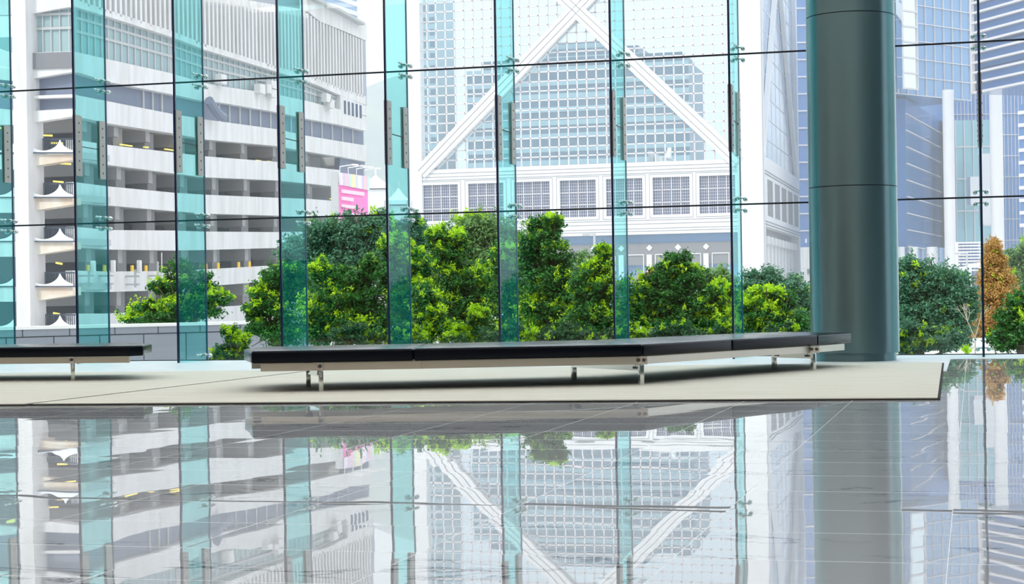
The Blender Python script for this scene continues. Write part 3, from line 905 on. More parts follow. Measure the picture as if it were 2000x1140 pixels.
for i in range(14):
    u0, u1 = i / 14, (i + 1) / 14
    p, zt_ = bq(u0, 337, 345); q, zq = bq(u1, 337, 345); _, zb_ = bq(u0, 361, 372); _, zbq = bq(u1, 361, 372)
    build(MB().wall(p, q, zb_, zt_, 0.1, zbq, zq), 'printed_stripe', 'stripe%d' % ((i * 5 + i // 3) % 6), t)
for (ya, yb_, u1) in ((369, 376, .8), (383, 390, .42), (398, 404, .55), (413, 420, .7), (428, 436, .8)):
    p, z1_ = bq(0.05, ya, ya + 8); q, z2_ = bq(u1, ya, ya + 8); _, z3_ = bq(0.05, yb_, yb_ + 8); _, z4_ = bq(u1, yb_, yb_ + 8)
    build(MB().wall(p, q, z3_, z1_, 0.1, z4_, z2_), 'printed_bar', 'pinkbar', t)
build(MB().wall(b0 - bd * .02, b0 + bd * 0.0, -0.6, zat(b0, 336), 0.4), 'frame_post', 'frame', t)
for u in (0.05, 0.32, 0.60, 0.88):
    p = b0 + bd * u; z = zat(p, 337 + 8 * u); zt_ = zat(p, 325 + 8 * u)
    e = p + Vector(_R) * 0.30 * 1.0 + bnn * 4
    lm = build(MB().tube([(p.x, p.y, z - 0.2), (p.x, p.y, zt_), (e.x, e.y, zt_ + 0.1)], 0.035, 6), 'lamp_arm', 'conc_white', t)
    build(MB().bar((e.x - .05, e.y, zt_ + .1), (e.x + .28, e.y, zt_ + .07), .2, .1), 'lamp_head', 'conc_white', lm)


def pavilion(lab, px, ypeak, yeave, ybot, hw, Z):
    c = plan(px, Z); s_ = hw * Z / FL
    t = thing('tent_pavilion', lab, 'tent', (c.x, c.y, -0.6), 'white pointed tents beyond the trees')
    R_ = Vector((CS, SN, 0)); D_ = Vector((-SN, CS, 0))
    cn = [c - R_ * s_ - D_ * s_, c + R_ * s_ - D_ * s_, c + R_ * s_ + D_ * s_, c - R_ * s_ + D_ * s_]
    z0, z1 = zat(c, yeave), zat(c, ypeak)
    vs = []
    for lv_, (fr, zz) in enumerate(((1.0, z0 - .4), (1.0, z0), (.62, z0 + (z1 - z0) * .30), (.3, z0 + (z1 - z0) * .62))):
        for q in cn: v = c + (q - c) * fr; vs.append((v.x, v.y, zz))
    vs.append((c.x, c.y, z1)); fs = []
    for l in range(3):
        for i in range(4): fs.append((l * 4 + i, l * 4 + (i + 1) % 4, l * 4 + 4 + (i + 1) % 4, l * 4 + 4 + i))
    for i in range(4): fs.append((12 + i, 12 + (i + 1) % 4, 16))
    fs.append((3, 2, 1, 0))
    build(MB().add(vs, fs), 'canopy', 'sail', t)
    build(MB().tube([(c.x, c.y, z1), (c.x, c.y, z1 + 13 * Z / FL)], 0.12, 6), 'mast', 'conc_white', t)
    zb_ = -0.6
    w_ = MB()
    for q in cn: w_.tube([(q.x, q.y, zb_), (q.x, q.y, z0)], 0.25, 8)
    build(w_, 'post', 'conc_white', t)
    m_ = MB()
    m_.prism([tuple((c + (q - c) * 0.86)[:2]) for q in cn], zb_, z0 - 0.5)
    build(m_, 'side_wall', 'granite', t)


pavilion('white pointed tent roof with mast right of the pink banner', 734, 341, 362, 400, 27, 190)
pavilion('white pointed tent seen through the fourth glass fin, lower one', 778, 366, 392, 420, 22, 170)

# far pale office block rising behind the car park
f0 = plan(628, 330); f1 = plan(703, 345)
t = thing('distant_block', 'hazy pale blue high-rise peeping above the car park roof', 'building', (f0.x, f0.y, -0.6))
build(MB().wall(f0, f1, -0.6, zat(f0, -60), 20), 'tower_body', 'blueglass2', t)
mb = MB()
for i in range(60):
    z = 4 + i * 1.9
    if z > zat(f0, -50): break
    mb.wall(f0 + bnn * 3, f1 + bnn * 3, z, z + 0.8, 0.5)
build(mb, 'floor_band', 'granite', t)

rnd = random.Random(5)
hv = []; hf = []
NX, NY = 40, 10
hx0, hx1 = -620, 60
for j in range(NY):
    for i in range(NX):
        x = hx0 + (hx1 - hx0) * i / (NX - 1); y = 700 + 60 * j
        ridge = 128 + 14 * math.sin(i * .5) + 10 * math.sin(i * 1.3 + 1) + (-(x + 225) * 0.12)
        hv.append((x, y, -0.6 + ridge * math.sin(math.pi * 0.5 * j / (NY - 1)) * (1 if j else 0) + rnd.uniform(-3, 3) * (j > 0)))
for j in range(NY - 1):
    for i in range(NX - 1):
        a_ = j * NX + i; hf.append((a_, a_ + 1, a_ + NX + 1, a_ + NX))
struct('hill', MB().add(hv, hf), 'hill')

# ================================================================ WHITE BRACED TOWER (centre)
TY = 230.0


def T(px, py, o=0.0): return P(px, py, TY - o)


def tp(u, z, o=0.0): return Vector((u, TY - o, z))   # in the tower's own plan


XL = P(803, 330, TY).x; XR = P(1490, 330, TY).x; XGl = P(826, 330, TY).x; XGr = P(1440, 330, TY).x
ZT = P(1100, -260, TY).z
zc = lambda y, x=1127: P(x, y, TY).z
tower = thing('braced_tower', 'white granite tower with big diagonal braces and mirrored square panes', 'building', ((XL + XR) / 2, TY, -0.6))
DX = XR - XL
zg = zc(322)                    # foot of the mirrored field
zw1 = zc(352); zw0 = zc(424)    # window row
zb1, zb0 = zc(461), -0.6


def tbox(mb, x0, x1, z0, z1, o0=0.0, o1=0.4): return mb.box(x0, x1, TY - o1, TY - o0, z0, z1)


build(MB().box(XGl - .5, XGr + .5, TY + .3, TY + .6, zg - .5, ZT), 'mirror_glass', 'mirror', tower)
cellx = (P(1127, 200, TY).x - P(826, 200, TY).x) / 16.5
cz = cellx * 0.97
mu = MB()
x = P(1127, 200, TY).x
n0 = int((x - XGl) / cellx) + 1; n1 = int((XGr - x) / cellx) + 1
for i in range(-n0, n1 + 1):
    xx = x + i * cellx
    if XGl < xx < XGr: mu.box(xx - .075, xx + .075, TY + .15, TY + .3, zg, ZT)
i = 0
while zg + i * cz < ZT:
    zz = zg + i * cz; mu.box(XGl, XGr, TY + .15, TY + .3, zz - .075, zz + .075); i += 1
build(mu, 'mullion_grid', 'mullion', tower)
gr = MB()
gr.box(XL, XGl, TY - .6, TY + 44, zb0, ZT)                       # left corner pier
build(gr, 'corner_pier', 'granite', tower)
gr = MB(); gr.box(XGr, XR, TY - .6, TY + .9, zb0, ZT)
build(gr, 'corner_pier', 'granite', tower)
# diagonals
hw = 0.95
bl = P(832, 338, TY); x0_ = P(1127, 20, TY); br = P(1440, 316, TY)
bl.z = zg - 0.4; br.z = zg - 0.4; bl.x = XGl - 0.2; br.x = XGr + 0.2
tl = Vector((2 * x0_.x - br.x, TY, 2 * x0_.z - br.z)); tr_ = Vector((2 * x0_.x - bl.x, TY, 2 * x0_.z - bl.z))
for a_, b_ in ((bl, tr_), (br, tl)):
    sh_ = 0.0 if a_ is bl else 0.03
    mb = MB().bar((a_.x, TY - .3 - sh_, a_.z), (b_.x, TY - .3 - sh_, b_.z), 0.9, hw * 2, up=(0, 0, 1))
    bo = build(mb, 'diagonal_brace', 'granite', tower)
    mb = MB()
    dv = (b_ - a_).normalized(); nv = Vector((-dv.z, 0, dv.x))
    for s_ in (-.38, .38):
        pa_ = a_ + nv * s_; pb_ = b_ + nv * s_
        mb.bar((pa_.x, TY - .77 - sh_, pa_.z), (pb_.x, TY - .77 - sh_, pb_.z), 0.04, 0.07)
    build(mb, 'brace_groove', 'groove', bo)
# podium wall with window holes
nw = 7
wpx = [(828, 896), (916, 985), (1006, 1075), (1095, 1165), (1185, 1256), (1276, 1348), (1367, 1437)]
wx = [(P(a_, 390, TY).x, P(b_, 390, TY).x) for a_, b_ in wpx]
pod = MB()
tbox(pod, XGl, XGr, zw1, zg, -0.5, 0.45); tbox(pod, XGl, XGr, zb1, zw0, -0.5, 0.45)
edges = [XGl] + [e for w in wx for e in w] + [XGr]
for i in range(0, len(edges), 2):
    if edges[i + 1] > edges[i]: tbox(pod, edges[i], edges[i + 1], zw0, zw1, -0.5, 0.45)
build(pod, 'podium_wall', 'granite', tower)
ln = MB()
for y in (330, 337, 343, 434, 441, 450, 455):
    z = zc(y); tbox(ln, XGl, XGr, z - .035, z + .035, .44, .48)
for a_, b_ in wx:
    mg = .42
    for (p0_, p1_) in (((a_ - mg, zw0 - mg), (b_ + mg, zw0 - mg)), ((a_ - mg, zw1 + mg), (b_ + mg, zw1 + mg)), ((a_ - mg, zw0 - mg), (a_ - mg, zw1 + mg)), ((b_ + mg, zw0 - mg), (b_ + mg, zw1 + mg))):
        ln.bar((p0_[0], TY - .46, p0_[1]), (p1_[0], TY - .46, p1_[1]), .04, .06)
build(ln, 'stone_joint', 'groove', tower)
for a_, b_ in wx:
    wo = build(MB().box(a_ - .1, b_ + .1, TY - .02, TY + .1, zw0 - .1, zw1 + .1), 'window', 'winglass', tower)
    fr = MB()
    for i in range(1, 4): fr.box(a_ + (b_ - a_) * i / 4 - .06, a_ + (b_ - a_) * i / 4 + .06, TY - .12, TY - .02, zw0, zw1)
    for i in range(1, 3): fr.box(a_, b_, TY - .12, TY - .02, zw0 + (zw1 - zw0) * i / 3 - .06, zw0 + (zw1 - zw0) * i / 3 + .06)
    for i in range(1, 16): fr.box(a_ + (b_ - a_) * i / 16 - .018, a_ + (b_ - a_) * i / 16 + .018, TY - .06, TY - .02, zw0, zw1)
    for i in range(1, 12): fr.box(a_, b_, TY - .06, TY - .02, zw0 + (zw1 - zw0) * i / 12 - .018, zw0 + (zw1 - zw0) * i / 12 + .018)
    build(fr, 'window_bars', 'mullion', wo)
# lower glass hall
build(MB().box(XGl, XGr, TY + 1.2, TY + 1.5, zb0, zb1), 'hall_glass', 'blueglass2', tower)
build(MB().box(XGl, XGr, TY + .6, TY + 1.1, zc(520), zc(478)), 'hall_lintel', 'groove', tower)
dm = MB(); pi = MB(); ff = MB()
for px in (1157, 1212, 1267, 1323, 1378):
    xx = P(px, 490, TY).x; z = zc(487); r = .42
    dm.hexa([(xx - r, TY + .45, z), (xx, TY + .45, z - r), (xx + r, TY + .45, z), (xx, TY + .45, z + r)], (0, .15, 0))
    pi.box(xx - .33, xx + .33, TY + .2, TY + .6, zb0, zc(500))
    for a_, b_ in (((xx + .8, zc(500)), (xx + 3.0, zc(500))), ((xx + .8, zb0), (xx + .8, zc(500))), ((xx + 3.0, zb0), (xx + 3.0, zc(500)))):
        ff.bar((a_[0], TY + .5, a_[1]), (b_[0], TY + .5, b_[1]), .1, .12)
    ff.box(xx + .8, xx + 3.0, TY + .53, TY + .6, zb0, zc(500)) if False else None
build(dm, 'diamond_ornament', 'granite', tower); build(pi, 'hall_pillar', 'granite', tower); build(ff, 'hall_door_frame', 'granite', tower)

# side face of the tower, receding
SX = XR
ys0, ys1 = TY, TY + 50
zs = lambda px, py: P(px, py, TY + (px - 1490) / 72 * 50).z
sg0 = P(1490, 302, TY).z
build(MB().box(SX - 1.0, SX - .6, ys0 + 1, ys1 - 1, sg0, ZT), 'mirror_glass', 'blueglass2', tower)
sm_ = MB()
for i in range(1, 9): sm_.box(SX - .6, SX - .56, ys0 + i * 5.6 - .1, ys0 + i * 5.6 + .1, sg0, ZT)
i = 0
while sg0 + i * 2.9 < ZT: sm_.box(SX - .6, SX - .56, ys0, ys1, sg0 + i * 2.9 - .07, sg0 + i * 2.9 + .07); i += 1
build(sm_, 'mullion_grid', 'mullion', tower)
sp_ = MB()
sp_.box(SX - 1.2, SX, ys1 - 1.6, ys1, zb0, ZT); sp_.box(SX - 1.2, SX, ys0 + .6, ys0 + 2.4, zb0, ZT)
sp_.box(SX - 1.2, SX, ys0 + 2.4, ys1 - 1.6, P(1490, 440, TY).z, sg0)
build(sp_, 'side_wall', 'granite', tower)
for ya, za, yb_, zb_ in ((ys0 + 2, sg0, ys0 + 48, sg0 + 60), (ys1 - 2, sg0, ys1 - 48, sg0 + 60)):
    build(MB().bar((SX - .25, ya, za), (SX - .25, yb_, zb_), .6, 1.5), 'diagonal_brace', 'granite', tower)
sl = MB()
for k_ in range(5):
    y0_ = ys0 + 5 + k_ * 9
    build(MB().box(SX - .05, SX + .05, y0_, y0_ + 6, P(1490, 425, TY).z + .5, P(1490, 345, TY).z), 'louvre_window', 'groove', tower)
for z in (P(1490, 330, TY).z, P(1490, 336, TY).z, P(1490, 430, TY).z, P(1490, 436, TY).z):
    sl.box(SX, SX + .06, ys0 + 2, ys1, z - .06, z + .06)
build(sl, 'stone_joint', 'groove', tower)
build(MB().box(SX - 3.0, SX - 2.6, ys0 + 2, ys1 - 2, zb0, P(1490, 438, TY).z), 'hall_glass', 'blueglass2', tower)
sp2 = MB()
for i in range(9):
    yy = ys0 + 6 + i * 4.6; zt_ = P(1490, 440, TY).z - 2.2
    cyl(sp2, (SX - .8, yy), .35, zb0, zt_, 12); sp2.box(SX - 1.6, SX, yy - .7, yy + .7, zt_, zt_ + 1.0)
build(sp2, 'hall_pillar', 'granite', tower)
# body behind so nothing shows through
build(MB().box(XGl, SX - 1.3, TY + 1.6, TY + 49, zb0, ZT - 1), 'tower_body', 'conc_grey', tower)

# neighbours behind the camera that the mirrored panes reflect
RY = -45.0; VY = 2 * TY - RY
refl = thing('stepped_tower', 'stepped glass tower mirrored in the panes of the braced tower', 'building', (P(1127, 300, VY).x, RY, -0.6))
steps = [(912, 1345, 128, 0), (935, 1330, 108, 3), (1030, 1240, 88, 6), (1062, 1185, 72, 9)]
for a_, b_, yt_, dd in steps:
    xa, xb = P(a_, 200, VY).x, P(b_, 200, VY).x; zt_ = P(1127, yt_, VY).z
    build(MB().box(xa, xb, RY - 30 + dd, RY - dd, -0.6, zt_), 'tower_tier', 'reflband', refl)
    mb = MB(); z = 2.0
    while z < zt_ - 1:
        mb.box(xa - .1, xb + .1, RY - dd, RY - dd + .35, z, z + 1.5); z += 3.9
    build(mb, 'floor_band', 'reflsill', refl)
xa, xb = P(790, 200, VY).x, P(853, 200, VY).x
r2 = thing('slender_tower', 'slim high-rise mirrored at the left edge of the braced tower', 'building', ((xa + xb) / 2, RY, -0.6))
zt_ = P(830, -300, VY).z
build(MB().box(xa, xb, RY - 20, RY, -0.6, zt_), 'tower_body', 'reflsill', r2)
mb = MB(); z = 2.0
while z < zt_:
    for i in range(4):
        xx = xa + (xb - xa) * (i + .2) / 4; mb.box(xx, xx + (xb - xa) * .15, RY, RY + .2, z, z + 1.8)
    z += 3.6
build(mb, 'window_row', 'reflband', r2)

# ================================================================ BLUE TOWERS (right)
def office(lab, nm='office_tower'):
    return thing(nm, lab, 'building', (0, 260, -0.6), 'blue glass office towers')


def face(mb, p, q, z0, z1, t): return mb.wall(p, q, z0, z1, t)


def block(t, pxa, Za, pxb, Zb, ytop, ybot, mt, lines, lw=0.16, lmat='mullion', verts=0, depth=25, out=0.25, name='glass_block'):
    p = plan(pxa, Za); q = plan(pxb, Zb)
    z0 = zat(p, ybot) if ybot is not None else -0.6; z1 = zat(p, ytop)
    build(MB().wall(p, q, z0, z1, depth), name, mt, t)
    d = (q - p).normalized(); n_ = Vector((-d.y, d.x, 0))
    if n_.dot(p) > 0: n_ = -n_
    mb = MB()
    for z in np.arange(z0, z1, lines):
        mb.wall(p + n_ * out, q + n_ * out, z - lw / 2, z + lw / 2, out)
    if verts:
        for i in range(verts + 1):
            e = p + (q - p) * (i / verts)
            mb.wall(e + n_ * out * .8, e + n_ * out * .8 + d * lw * .7, z0, z1, out)
    if mb.v: build(mb, 'sill_line', lmat, t)


t = office('blue glass tower seen between the braced tower and the column')
block(t, 1560, 330, 1640, 330, -60, 484, 'blueglass', 3.2, .22)
block(t, 1560, 329.4, 1640, 329.4, 484, None, 'conc_white', 100, name='stone_base')
p = plan(1574, 329); build(MB().wall(p, plan(1584, 329), zat(p, 535), zat(p, 525), .3), 'window', 'darkglass', t)
p = plan(1571, 329); build(MB().wall(p, plan(1574, 329), zat(p, 474), zat(p, 466), .3), 'lit_sign', 'conc_white', t)

t = office('blue glass tower complex with tall white pillars and teal atrium right of the column')
block(t, 1738, 255, 1772, 262, 185, 481, 'blueglass2', 3.0, .2, verts=3, depth=7)
block(t, 1770, 255, 1843, 290, 192, 481, 'blueglass', 2.4, .12, verts=0, depth=8)
block(t, 1738, 250, 1897, 262, -60, 181, 'blueglass2', 2.6, .10, verts=9, depth=14)
block(t, 1766, 249, 1794, 251, -60, 172, 'mirror', 2.2, .22, verts=1, depth=1, name='bright_bay')
block(t, 1740, 262, 1850, 275, 481, None, 'blueglass2', 6, .1, verts=12, depth=10)
for px, w in ((1757, 15), (1782, 17), (1818, 20)):
    c = plan(px, 252); r = w * 252 / FL / 2
    smooth_sides(build(cyl(MB(), c, r, -0.6, zat(c, 482), 32), 'foot_pillar', 'granite', t))

block(t, 1850, 285, 2060, 285, -60, None, 'blueglass', 3.4, .08, verts=30)
block(t, 1866, 275, 1935, 275, 235, 475, 'tealglass', 5, .2, verts=4, depth=5)
block(t, 1895, 268, 1912, 268, 345, 400, 'granite', 50, depth=2, name='pale_panel')
block(t, 1918, 268, 1934, 268, 300, 440, 'granite', 50, depth=2, name='pale_panel')
for px, w in ((1854, 22), (1947, 25)):
    c = plan(px, 250); r = w * 250 / FL / 2
    smooth_sides(build(cyl(MB(), c, r, -0.6, zat(c, 176 if px < 1900 else 160), 40), 'white_pillar', 'granite', t))
t = office('blue box storey crossed by white sun-shade lines at the top right')
block(t, 1899, 236, 2080, 217, -80, 184, 'blueglass', 3.1, .0, depth=9)
p = plan(1899, 236); q = plan(2080, 217)
mb = MB()
for i in range(17):
    z = zat(p, 184) + i * 1.32
    mb.wall(p * 0.995, q * 0.995, z - .14, z + .14, .6)
mb.wall(p * .994, p * .994 + (q - p).normalized() * .3, zat(p, 184), zat(p, -80), .5)
build(mb, 'sun_shade', 'mullion', t)
block(t, 1992, 226, 2080, 221, 205, 440, 'blueglass', 1.6, .45, depth=8)

# small curved footbridge, louvred kiosk and lamp post by the far towers
p = plan(1868, 200); q = plan(1916, 200)
t = thing('louvred_kiosk', 'white louvred ramp structure below the teal atrium', 'building', (p.x, p.y, -0.6))
mb = MB()
for i in range(10):
    z = zat(p, 528 - i * 6); mb.wall(p, q, z - .07, z + .07, .5)
build(mb, 'louvre', 'granite', t)
build(MB().wall(p, plan(1869.5, 200), -0.6, zat(p, 472), 1).wall(plan(1914, 200), q, -0.6, zat(p, 472), 1), 'kiosk_post', 'granite', t)
pts = [plan(1868 + i * 6, 190) for i in range(9)]
arcp = [(v.x, v.y, zat(v, 530 - 14 * math.sin(math.pi * .5 * i / 8))) for i, v in enumerate(pts)]
ab_ = MB().tube(arcp, 0.22, 8)
for v_ in (arcp[0], arcp[4], arcp[-1]): ab_.tube([(v_[0], v_[1], -0.6), v_], 0.15, 8)
o = build(ab_, 'footbridge_arch', 'granite', None, arcp[0]); tag(o, 'thin white arch of a footbridge above the right-hand trees', 'bridge')
for px, yt_, Z_, lab in ((1886, 494, 150, 'white street lamp standing before the teal atrium'), (1159, 457, 110, 'grey street lamp in front of the glass hall of the white tower')):
    c = plan(px, Z_); z1 = zat(c, yt_)
    t = thing('street_lamp', lab, 'street lamp', (c.x, c.y, -0.6), 'street lamps beyond the trees')
    build(MB().tube([(c.x, c.y, -0.6), (c.x, c.y, z1)], [.12, .07], 8), 'pole', 'frame', t)
    R_ = Vector((CS, SN, 0))
    a_ = c - R_ * 1.0 * Z_ / 150; b_ = c + R_ * .1
    build(MB().bar((a_.x, a_.y, z1), (b_.x, b_.y, z1), .12, .08), 'arm', 'frame', t)
    build(MB().bar((a_.x, a_.y, z1 - .03), ((a_ + R_ * .45).x, (a_ + R_ * .45).y, z1 - .03), .3, .14), 'lamp_head', 'frame', t)

# ================================================================ TREES
rng = np.random.default_rng(11)


def leaf_mesh(name, material, pos, nrm, size, parent, flat=0.5):
    n = len(pos)
    if n == 0: return None
    nrm = nrm + rng.normal(0, flat, (n, 3)); nrm /= np.linalg.norm(nrm, axis=1)[:, None]
    a = rng.normal(0, 1, (n, 3)); a -= nrm * (a * nrm).sum(1)[:, None]; a /= np.linalg.norm(a, axis=1)[:, None]
    b = np.cross(nrm, a)
    s = size * rng.uniform(.6, 1.3, n)[:, None]
    droop = nrm * s * 0.18
    V = np.stack([pos - a * s, pos - b * s * .42 + droop, pos + a * s, pos + b * s * .42 + droop], 1).reshape(-1, 3)
    base = np.array(BASE[parent])
    V = V - base
    me = bpy.data.meshes.new(name)
    me.vertices.add(4 * n); me.vertices.foreach_set('co', V.ravel())
    me.loops.add(4 * n); me.loops.foreach_set('vertex_index', np.arange(4 * n, dtype=np.int32))
    me.polygons.add(n); me.polygons.foreach_set('loop_start', np.arange(0, 4 * n, 4, dtype=np.int32))
    try: me.polygons.foreach_set('loop_total', np.full(n, 4, dtype=np.int32))
    except Exception: pass
    me.update(calc_edges=True); me.validate()
    me.materials.append(M[material])
    o = bpy.data.objects.new(name, me); COL.objects.link(o); o.parent = parent; BASE[o] = BASE[parent]
    return o


def tree(lab, Y, blobs, leaf='leaf_mid', young=0.35, size=0.045, dens=1.0, trunk=True, cat='tree', name='leafy_tree', group='trees beyond the glazing', bark='bark', lump=.27, depth=1.0, newmat='leaf_new_lit'):
    cs = []; rs = []
    for (px, py, rx, ry) in blobs:
        c = P(px, py, Y); k_ = Y / FL * 1.12
        cs.append(np.array(c)); rs.append((rx * k_, max(rx, ry) * k_ * depth, ry * k_))
    cx_ = float(np.mean([c[0] for c in cs]))
    zg_ = -0.6
    t = thing(name, lab, cat, (cx_, Y, zg_), group)
    P0 = []; N0 = []; P1 = []; N1 = []
    br = MB()
    for c, r in zip(cs, rs):
        r = np.array(r); rm = float(r.mean())
        nl = max(12, int(44 * dens))
        rl0 = rm * lump
        yblob = rng.random() < young * .8
        for _ in range(nl):
            d = rng.normal(0, 1, 3); d /= np.linalg.norm(d)
            d[1] *= 1.0
            lc = c + d * r * rng.uniform(.35, .92)
            rl = rl0 * rng.uniform(.7, 1.35)
            n = int(np.clip(26 + 30 * (rl / size / 3) ** 2, 40, 260))
            u = rng.normal(0, 1, (n, 3)); u[:, 2] = u[:, 2] * .8 + .45; u /= np.linalg.norm(u, axis=1)[:, None]
            rad = rl * np.abs(rng.normal(.75, .32, n))
            pos = lc + u * rad[:, None] * np.array([1.15, 1.15, .8])
            nn = u * .6 + np.array([0, -0.1, .7])
            yg = rng.random() < ((.9 if d[2] > -.15 else .35) if yblob else .05)  # upper clumps turn yellow: new growth plus painted sunlight
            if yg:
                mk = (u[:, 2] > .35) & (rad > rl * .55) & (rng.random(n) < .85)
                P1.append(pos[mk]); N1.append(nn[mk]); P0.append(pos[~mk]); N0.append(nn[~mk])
                # upright sprigs
                ns = rng.integers(1, 4)
                for _s in range(ns):
                    bd_ = np.array([rng.normal(0, .45), rng.normal(0, .45), 1.0]); bd_ /= np.linalg.norm(bd_)
                    st = lc + np.array([rng.normal(0, .5) * rl, rng.normal(0, .5) * rl, rl * .6])
                    L_ = rl * rng.uniform(.5, 1.1); m_ = 12
                    q = st + bd_ * (np.linspace(0, 1, m_) * L_)[:, None] + rng.normal(0, size * .45, (m_, 3))
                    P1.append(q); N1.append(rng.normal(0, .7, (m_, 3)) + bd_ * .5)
            else:
                P0.append(pos); N0.append(nn)
    if trunk:
        top = np.mean(cs, axis=0)
        tr = max(.03, .035 * (len(cs) ** .5))
        mid = np.array([cx_, Y, zg_ + (top[2] - zg_) * .45])
        br.tube([(cx_ + .05, Y, zg_), tuple(mid)], [tr * 1.5, tr], 8)
        for c in cs:
            m2 = (mid + c) / 2 + np.array([rng.normal(0, .08), 0, -.05])
            br.tube([tuple(mid), tuple(m2), tuple(c + np.array([0, 0, .1]))], [tr * .8, tr * .5, tr * .2], 6)
            for _ in range(3):
                e = c + rng.normal(0, .5, 3) * np.array(rs[0]); br.tube([tuple(m2), tuple(e)], [tr * .3, tr * .1], 4)
        build(br, 'trunk', bark, t)
    # dark inner twigs with leaves spraying out of the outline
    for c, r in zip(cs, rs):
        for _ in range(int(10 * dens)):
            d = rng.normal(0, 1, 3); d[2] = abs(d[2]) * .8 if rng.random() < .75 else d[2]; d /= np.linalg.norm(d)
            st = c + d * np.array(r) * .85; L_ = float(np.mean(r)) * rng.uniform(.25, .55); m_ = 22
            dd = d + np.array([0, 0, .5]); dd /= np.linalg.norm(dd)
            q = st + dd * (np.linspace(0, 1, m_) * L_)[:, None] + rng.normal(0, size * .8, (m_, 3))
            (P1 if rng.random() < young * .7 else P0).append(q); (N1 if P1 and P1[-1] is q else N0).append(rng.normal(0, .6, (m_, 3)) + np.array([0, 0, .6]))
    leaf_mesh('crown', leaf, np.concatenate(P0), np.concatenate(N0), size, t)
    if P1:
        leaf_mesh('new_growth_lit', newmat, np.concatenate(P1), np.concatenate(N1), size * .95, t, .8)
    return t


# back row
tree('dark leafy tree in front of the pink banner', 56, [(640, 455, 48, 32), (690, 450, 46, 34), (620, 500, 55, 40), (700, 505, 55, 50), (740, 445, 28, 34), (572, 505, 30, 42), (735, 520, 35, 50), (650, 550, 70, 50)], 'leaf_blue', .10, .07, 1.5)
tree('pale feathery tree in front of the white tower windows', 60, [(920, 452, 48, 32), (955, 445, 46, 28), (905, 490, 45, 35), (970, 490, 50, 40), (1000, 470, 30, 30), (940, 540, 60, 45), (820, 470, 26, 34), (840, 500, 45, 40)], 'leaf_pale', .10, .07, 1.3)
tree('dull green tree peeking behind the fourth glass fin', 52, [(775, 455, 26, 26), (790, 500, 30, 40), (812, 450, 18, 30), (800, 560, 40, 50)], 'leaf_blue', .10, .06, 1.3)
tree('grey-green tree below the side of the white tower', 54, [(1490, 552, 36, 26), (1465, 575, 22, 30), (1540, 572, 36, 32), (1568, 600, 24, 34), (1515, 610, 50, 40), (1575, 640, 20, 34)], 'leaf_blue', .06, .06, 1.3)
tree('wispy olive tree before the glass hall', 50, [(1395, 545, 26, 28), (1420, 560, 20, 30), (1385, 590, 30, 30), (1360, 540, 18, 22), (1145, 520, 26, 28), (1130, 545, 26, 36)], 'leaf_pale', .05, .05, .9)
tree('rust-coloured young tree behind the yellow-green shrub', 52, [(1262, 548, 16, 14), (1280, 535, 12, 12)], 'leaf_rust', 0, .045, .8)
# middle row, ficus; yellow stands for young leaves and for sun on the tops
tree('bushy ficus in front of the car park decks, lit yellow on top', 47, [(350, 530, 30, 22), (385, 550, 34, 24), (345, 560, 26, 30), (410, 580, 36, 20), (435, 585, 18, 12), (315, 560, 26, 14), (290, 600, 34, 16), (345, 600, 50, 22), (265, 622, 36, 12), (320, 625, 50, 12), (395, 610, 46, 18)], 'leaf_mid', .55, .055, .75)
tree('dark ficus at the end of the planter wall', 42, [(520, 585, 34, 36), (500, 610, 26, 20), (540, 550, 30, 34), (512, 640, 34, 18), (560, 600, 40, 50), (575, 545, 34, 36), (555, 655, 50, 24)], 'leaf_mid', .38, .05, 1.1)
tree('yellow-topped ficus between the third and fourth clear bays', 38, [(625, 530, 20, 26), (650, 545, 28, 26), (690, 545, 38, 26), (722, 520, 14, 22), (665, 585, 50, 36), (715, 590, 44, 40), (620, 610, 44, 44), (690, 640, 60, 34), (630, 655, 44, 24), (735, 640, 30, 34)], 'leaf_mid', .45, .046, 1.25)
tree('bright ficus standing behind the fourth glass fin', 38, [(772, 490, 28, 36), (765, 545, 30, 44), (790, 590, 34, 50), (770, 640, 44, 40), (815, 520, 26, 30), (820, 560, 34, 30)], 'leaf_mid', .45, .046, 1.2)
tree('spiky yellow-green ficus with the low bright crown in the fifth bay', 35, [(832, 585, 26, 26), (838, 620, 34, 30), (825, 655, 34, 26), (880, 650, 26, 22)], 'leaf_mid', .85, .042, 1.2)
tree('tall dark ficus with yellow shoots in the fifth bay', 40, [(858, 470, 24, 26), (875, 500, 34, 28), (895, 475, 20, 24), (862, 540, 46, 40), (905, 560, 46, 44), (880, 610, 56, 40), (920, 620, 40, 50), (955, 560, 26, 44)], 'leaf_mid', .40, .046, 1.3)
tree('low bright shrub at the foot of the fifth bay', 34, [(935, 620, 22, 20), (905, 660, 34, 18), (950, 655, 30, 24)], 'leaf_mid', .75, .042, 1.1)
tree('dense ficus behind the fifth glass fin', 39, [(985, 510, 26, 36), (990, 560, 34, 44), (985, 615, 36, 46), (1015, 590, 26, 50)], 'leaf_mid', .35, .046, 1.2)
tree('tallest ficus of the middle bay, pointed and glossy', 38, [(1050, 445, 18, 20), (1078, 440, 20, 20), (1070, 475, 36, 26), (1035, 490, 26, 30), (1085, 510, 38, 34), (1050, 545, 46, 40), (1095, 560, 44, 40), (1055, 605, 54, 44), (1105, 620, 44, 40), (1050, 650, 50, 24)], 'leaf_mid', .38, .046, 1.35)
tree('yellow-tipped ficus left of the sixth glass fin', 37, [(1180, 497, 14, 16), (1165, 530, 30, 24), (1140, 570, 34, 34), (1180, 570, 34, 36), (1150, 620, 46, 40), (1195, 630, 44, 40)], 'leaf_mid', .55, .046, 1.25)
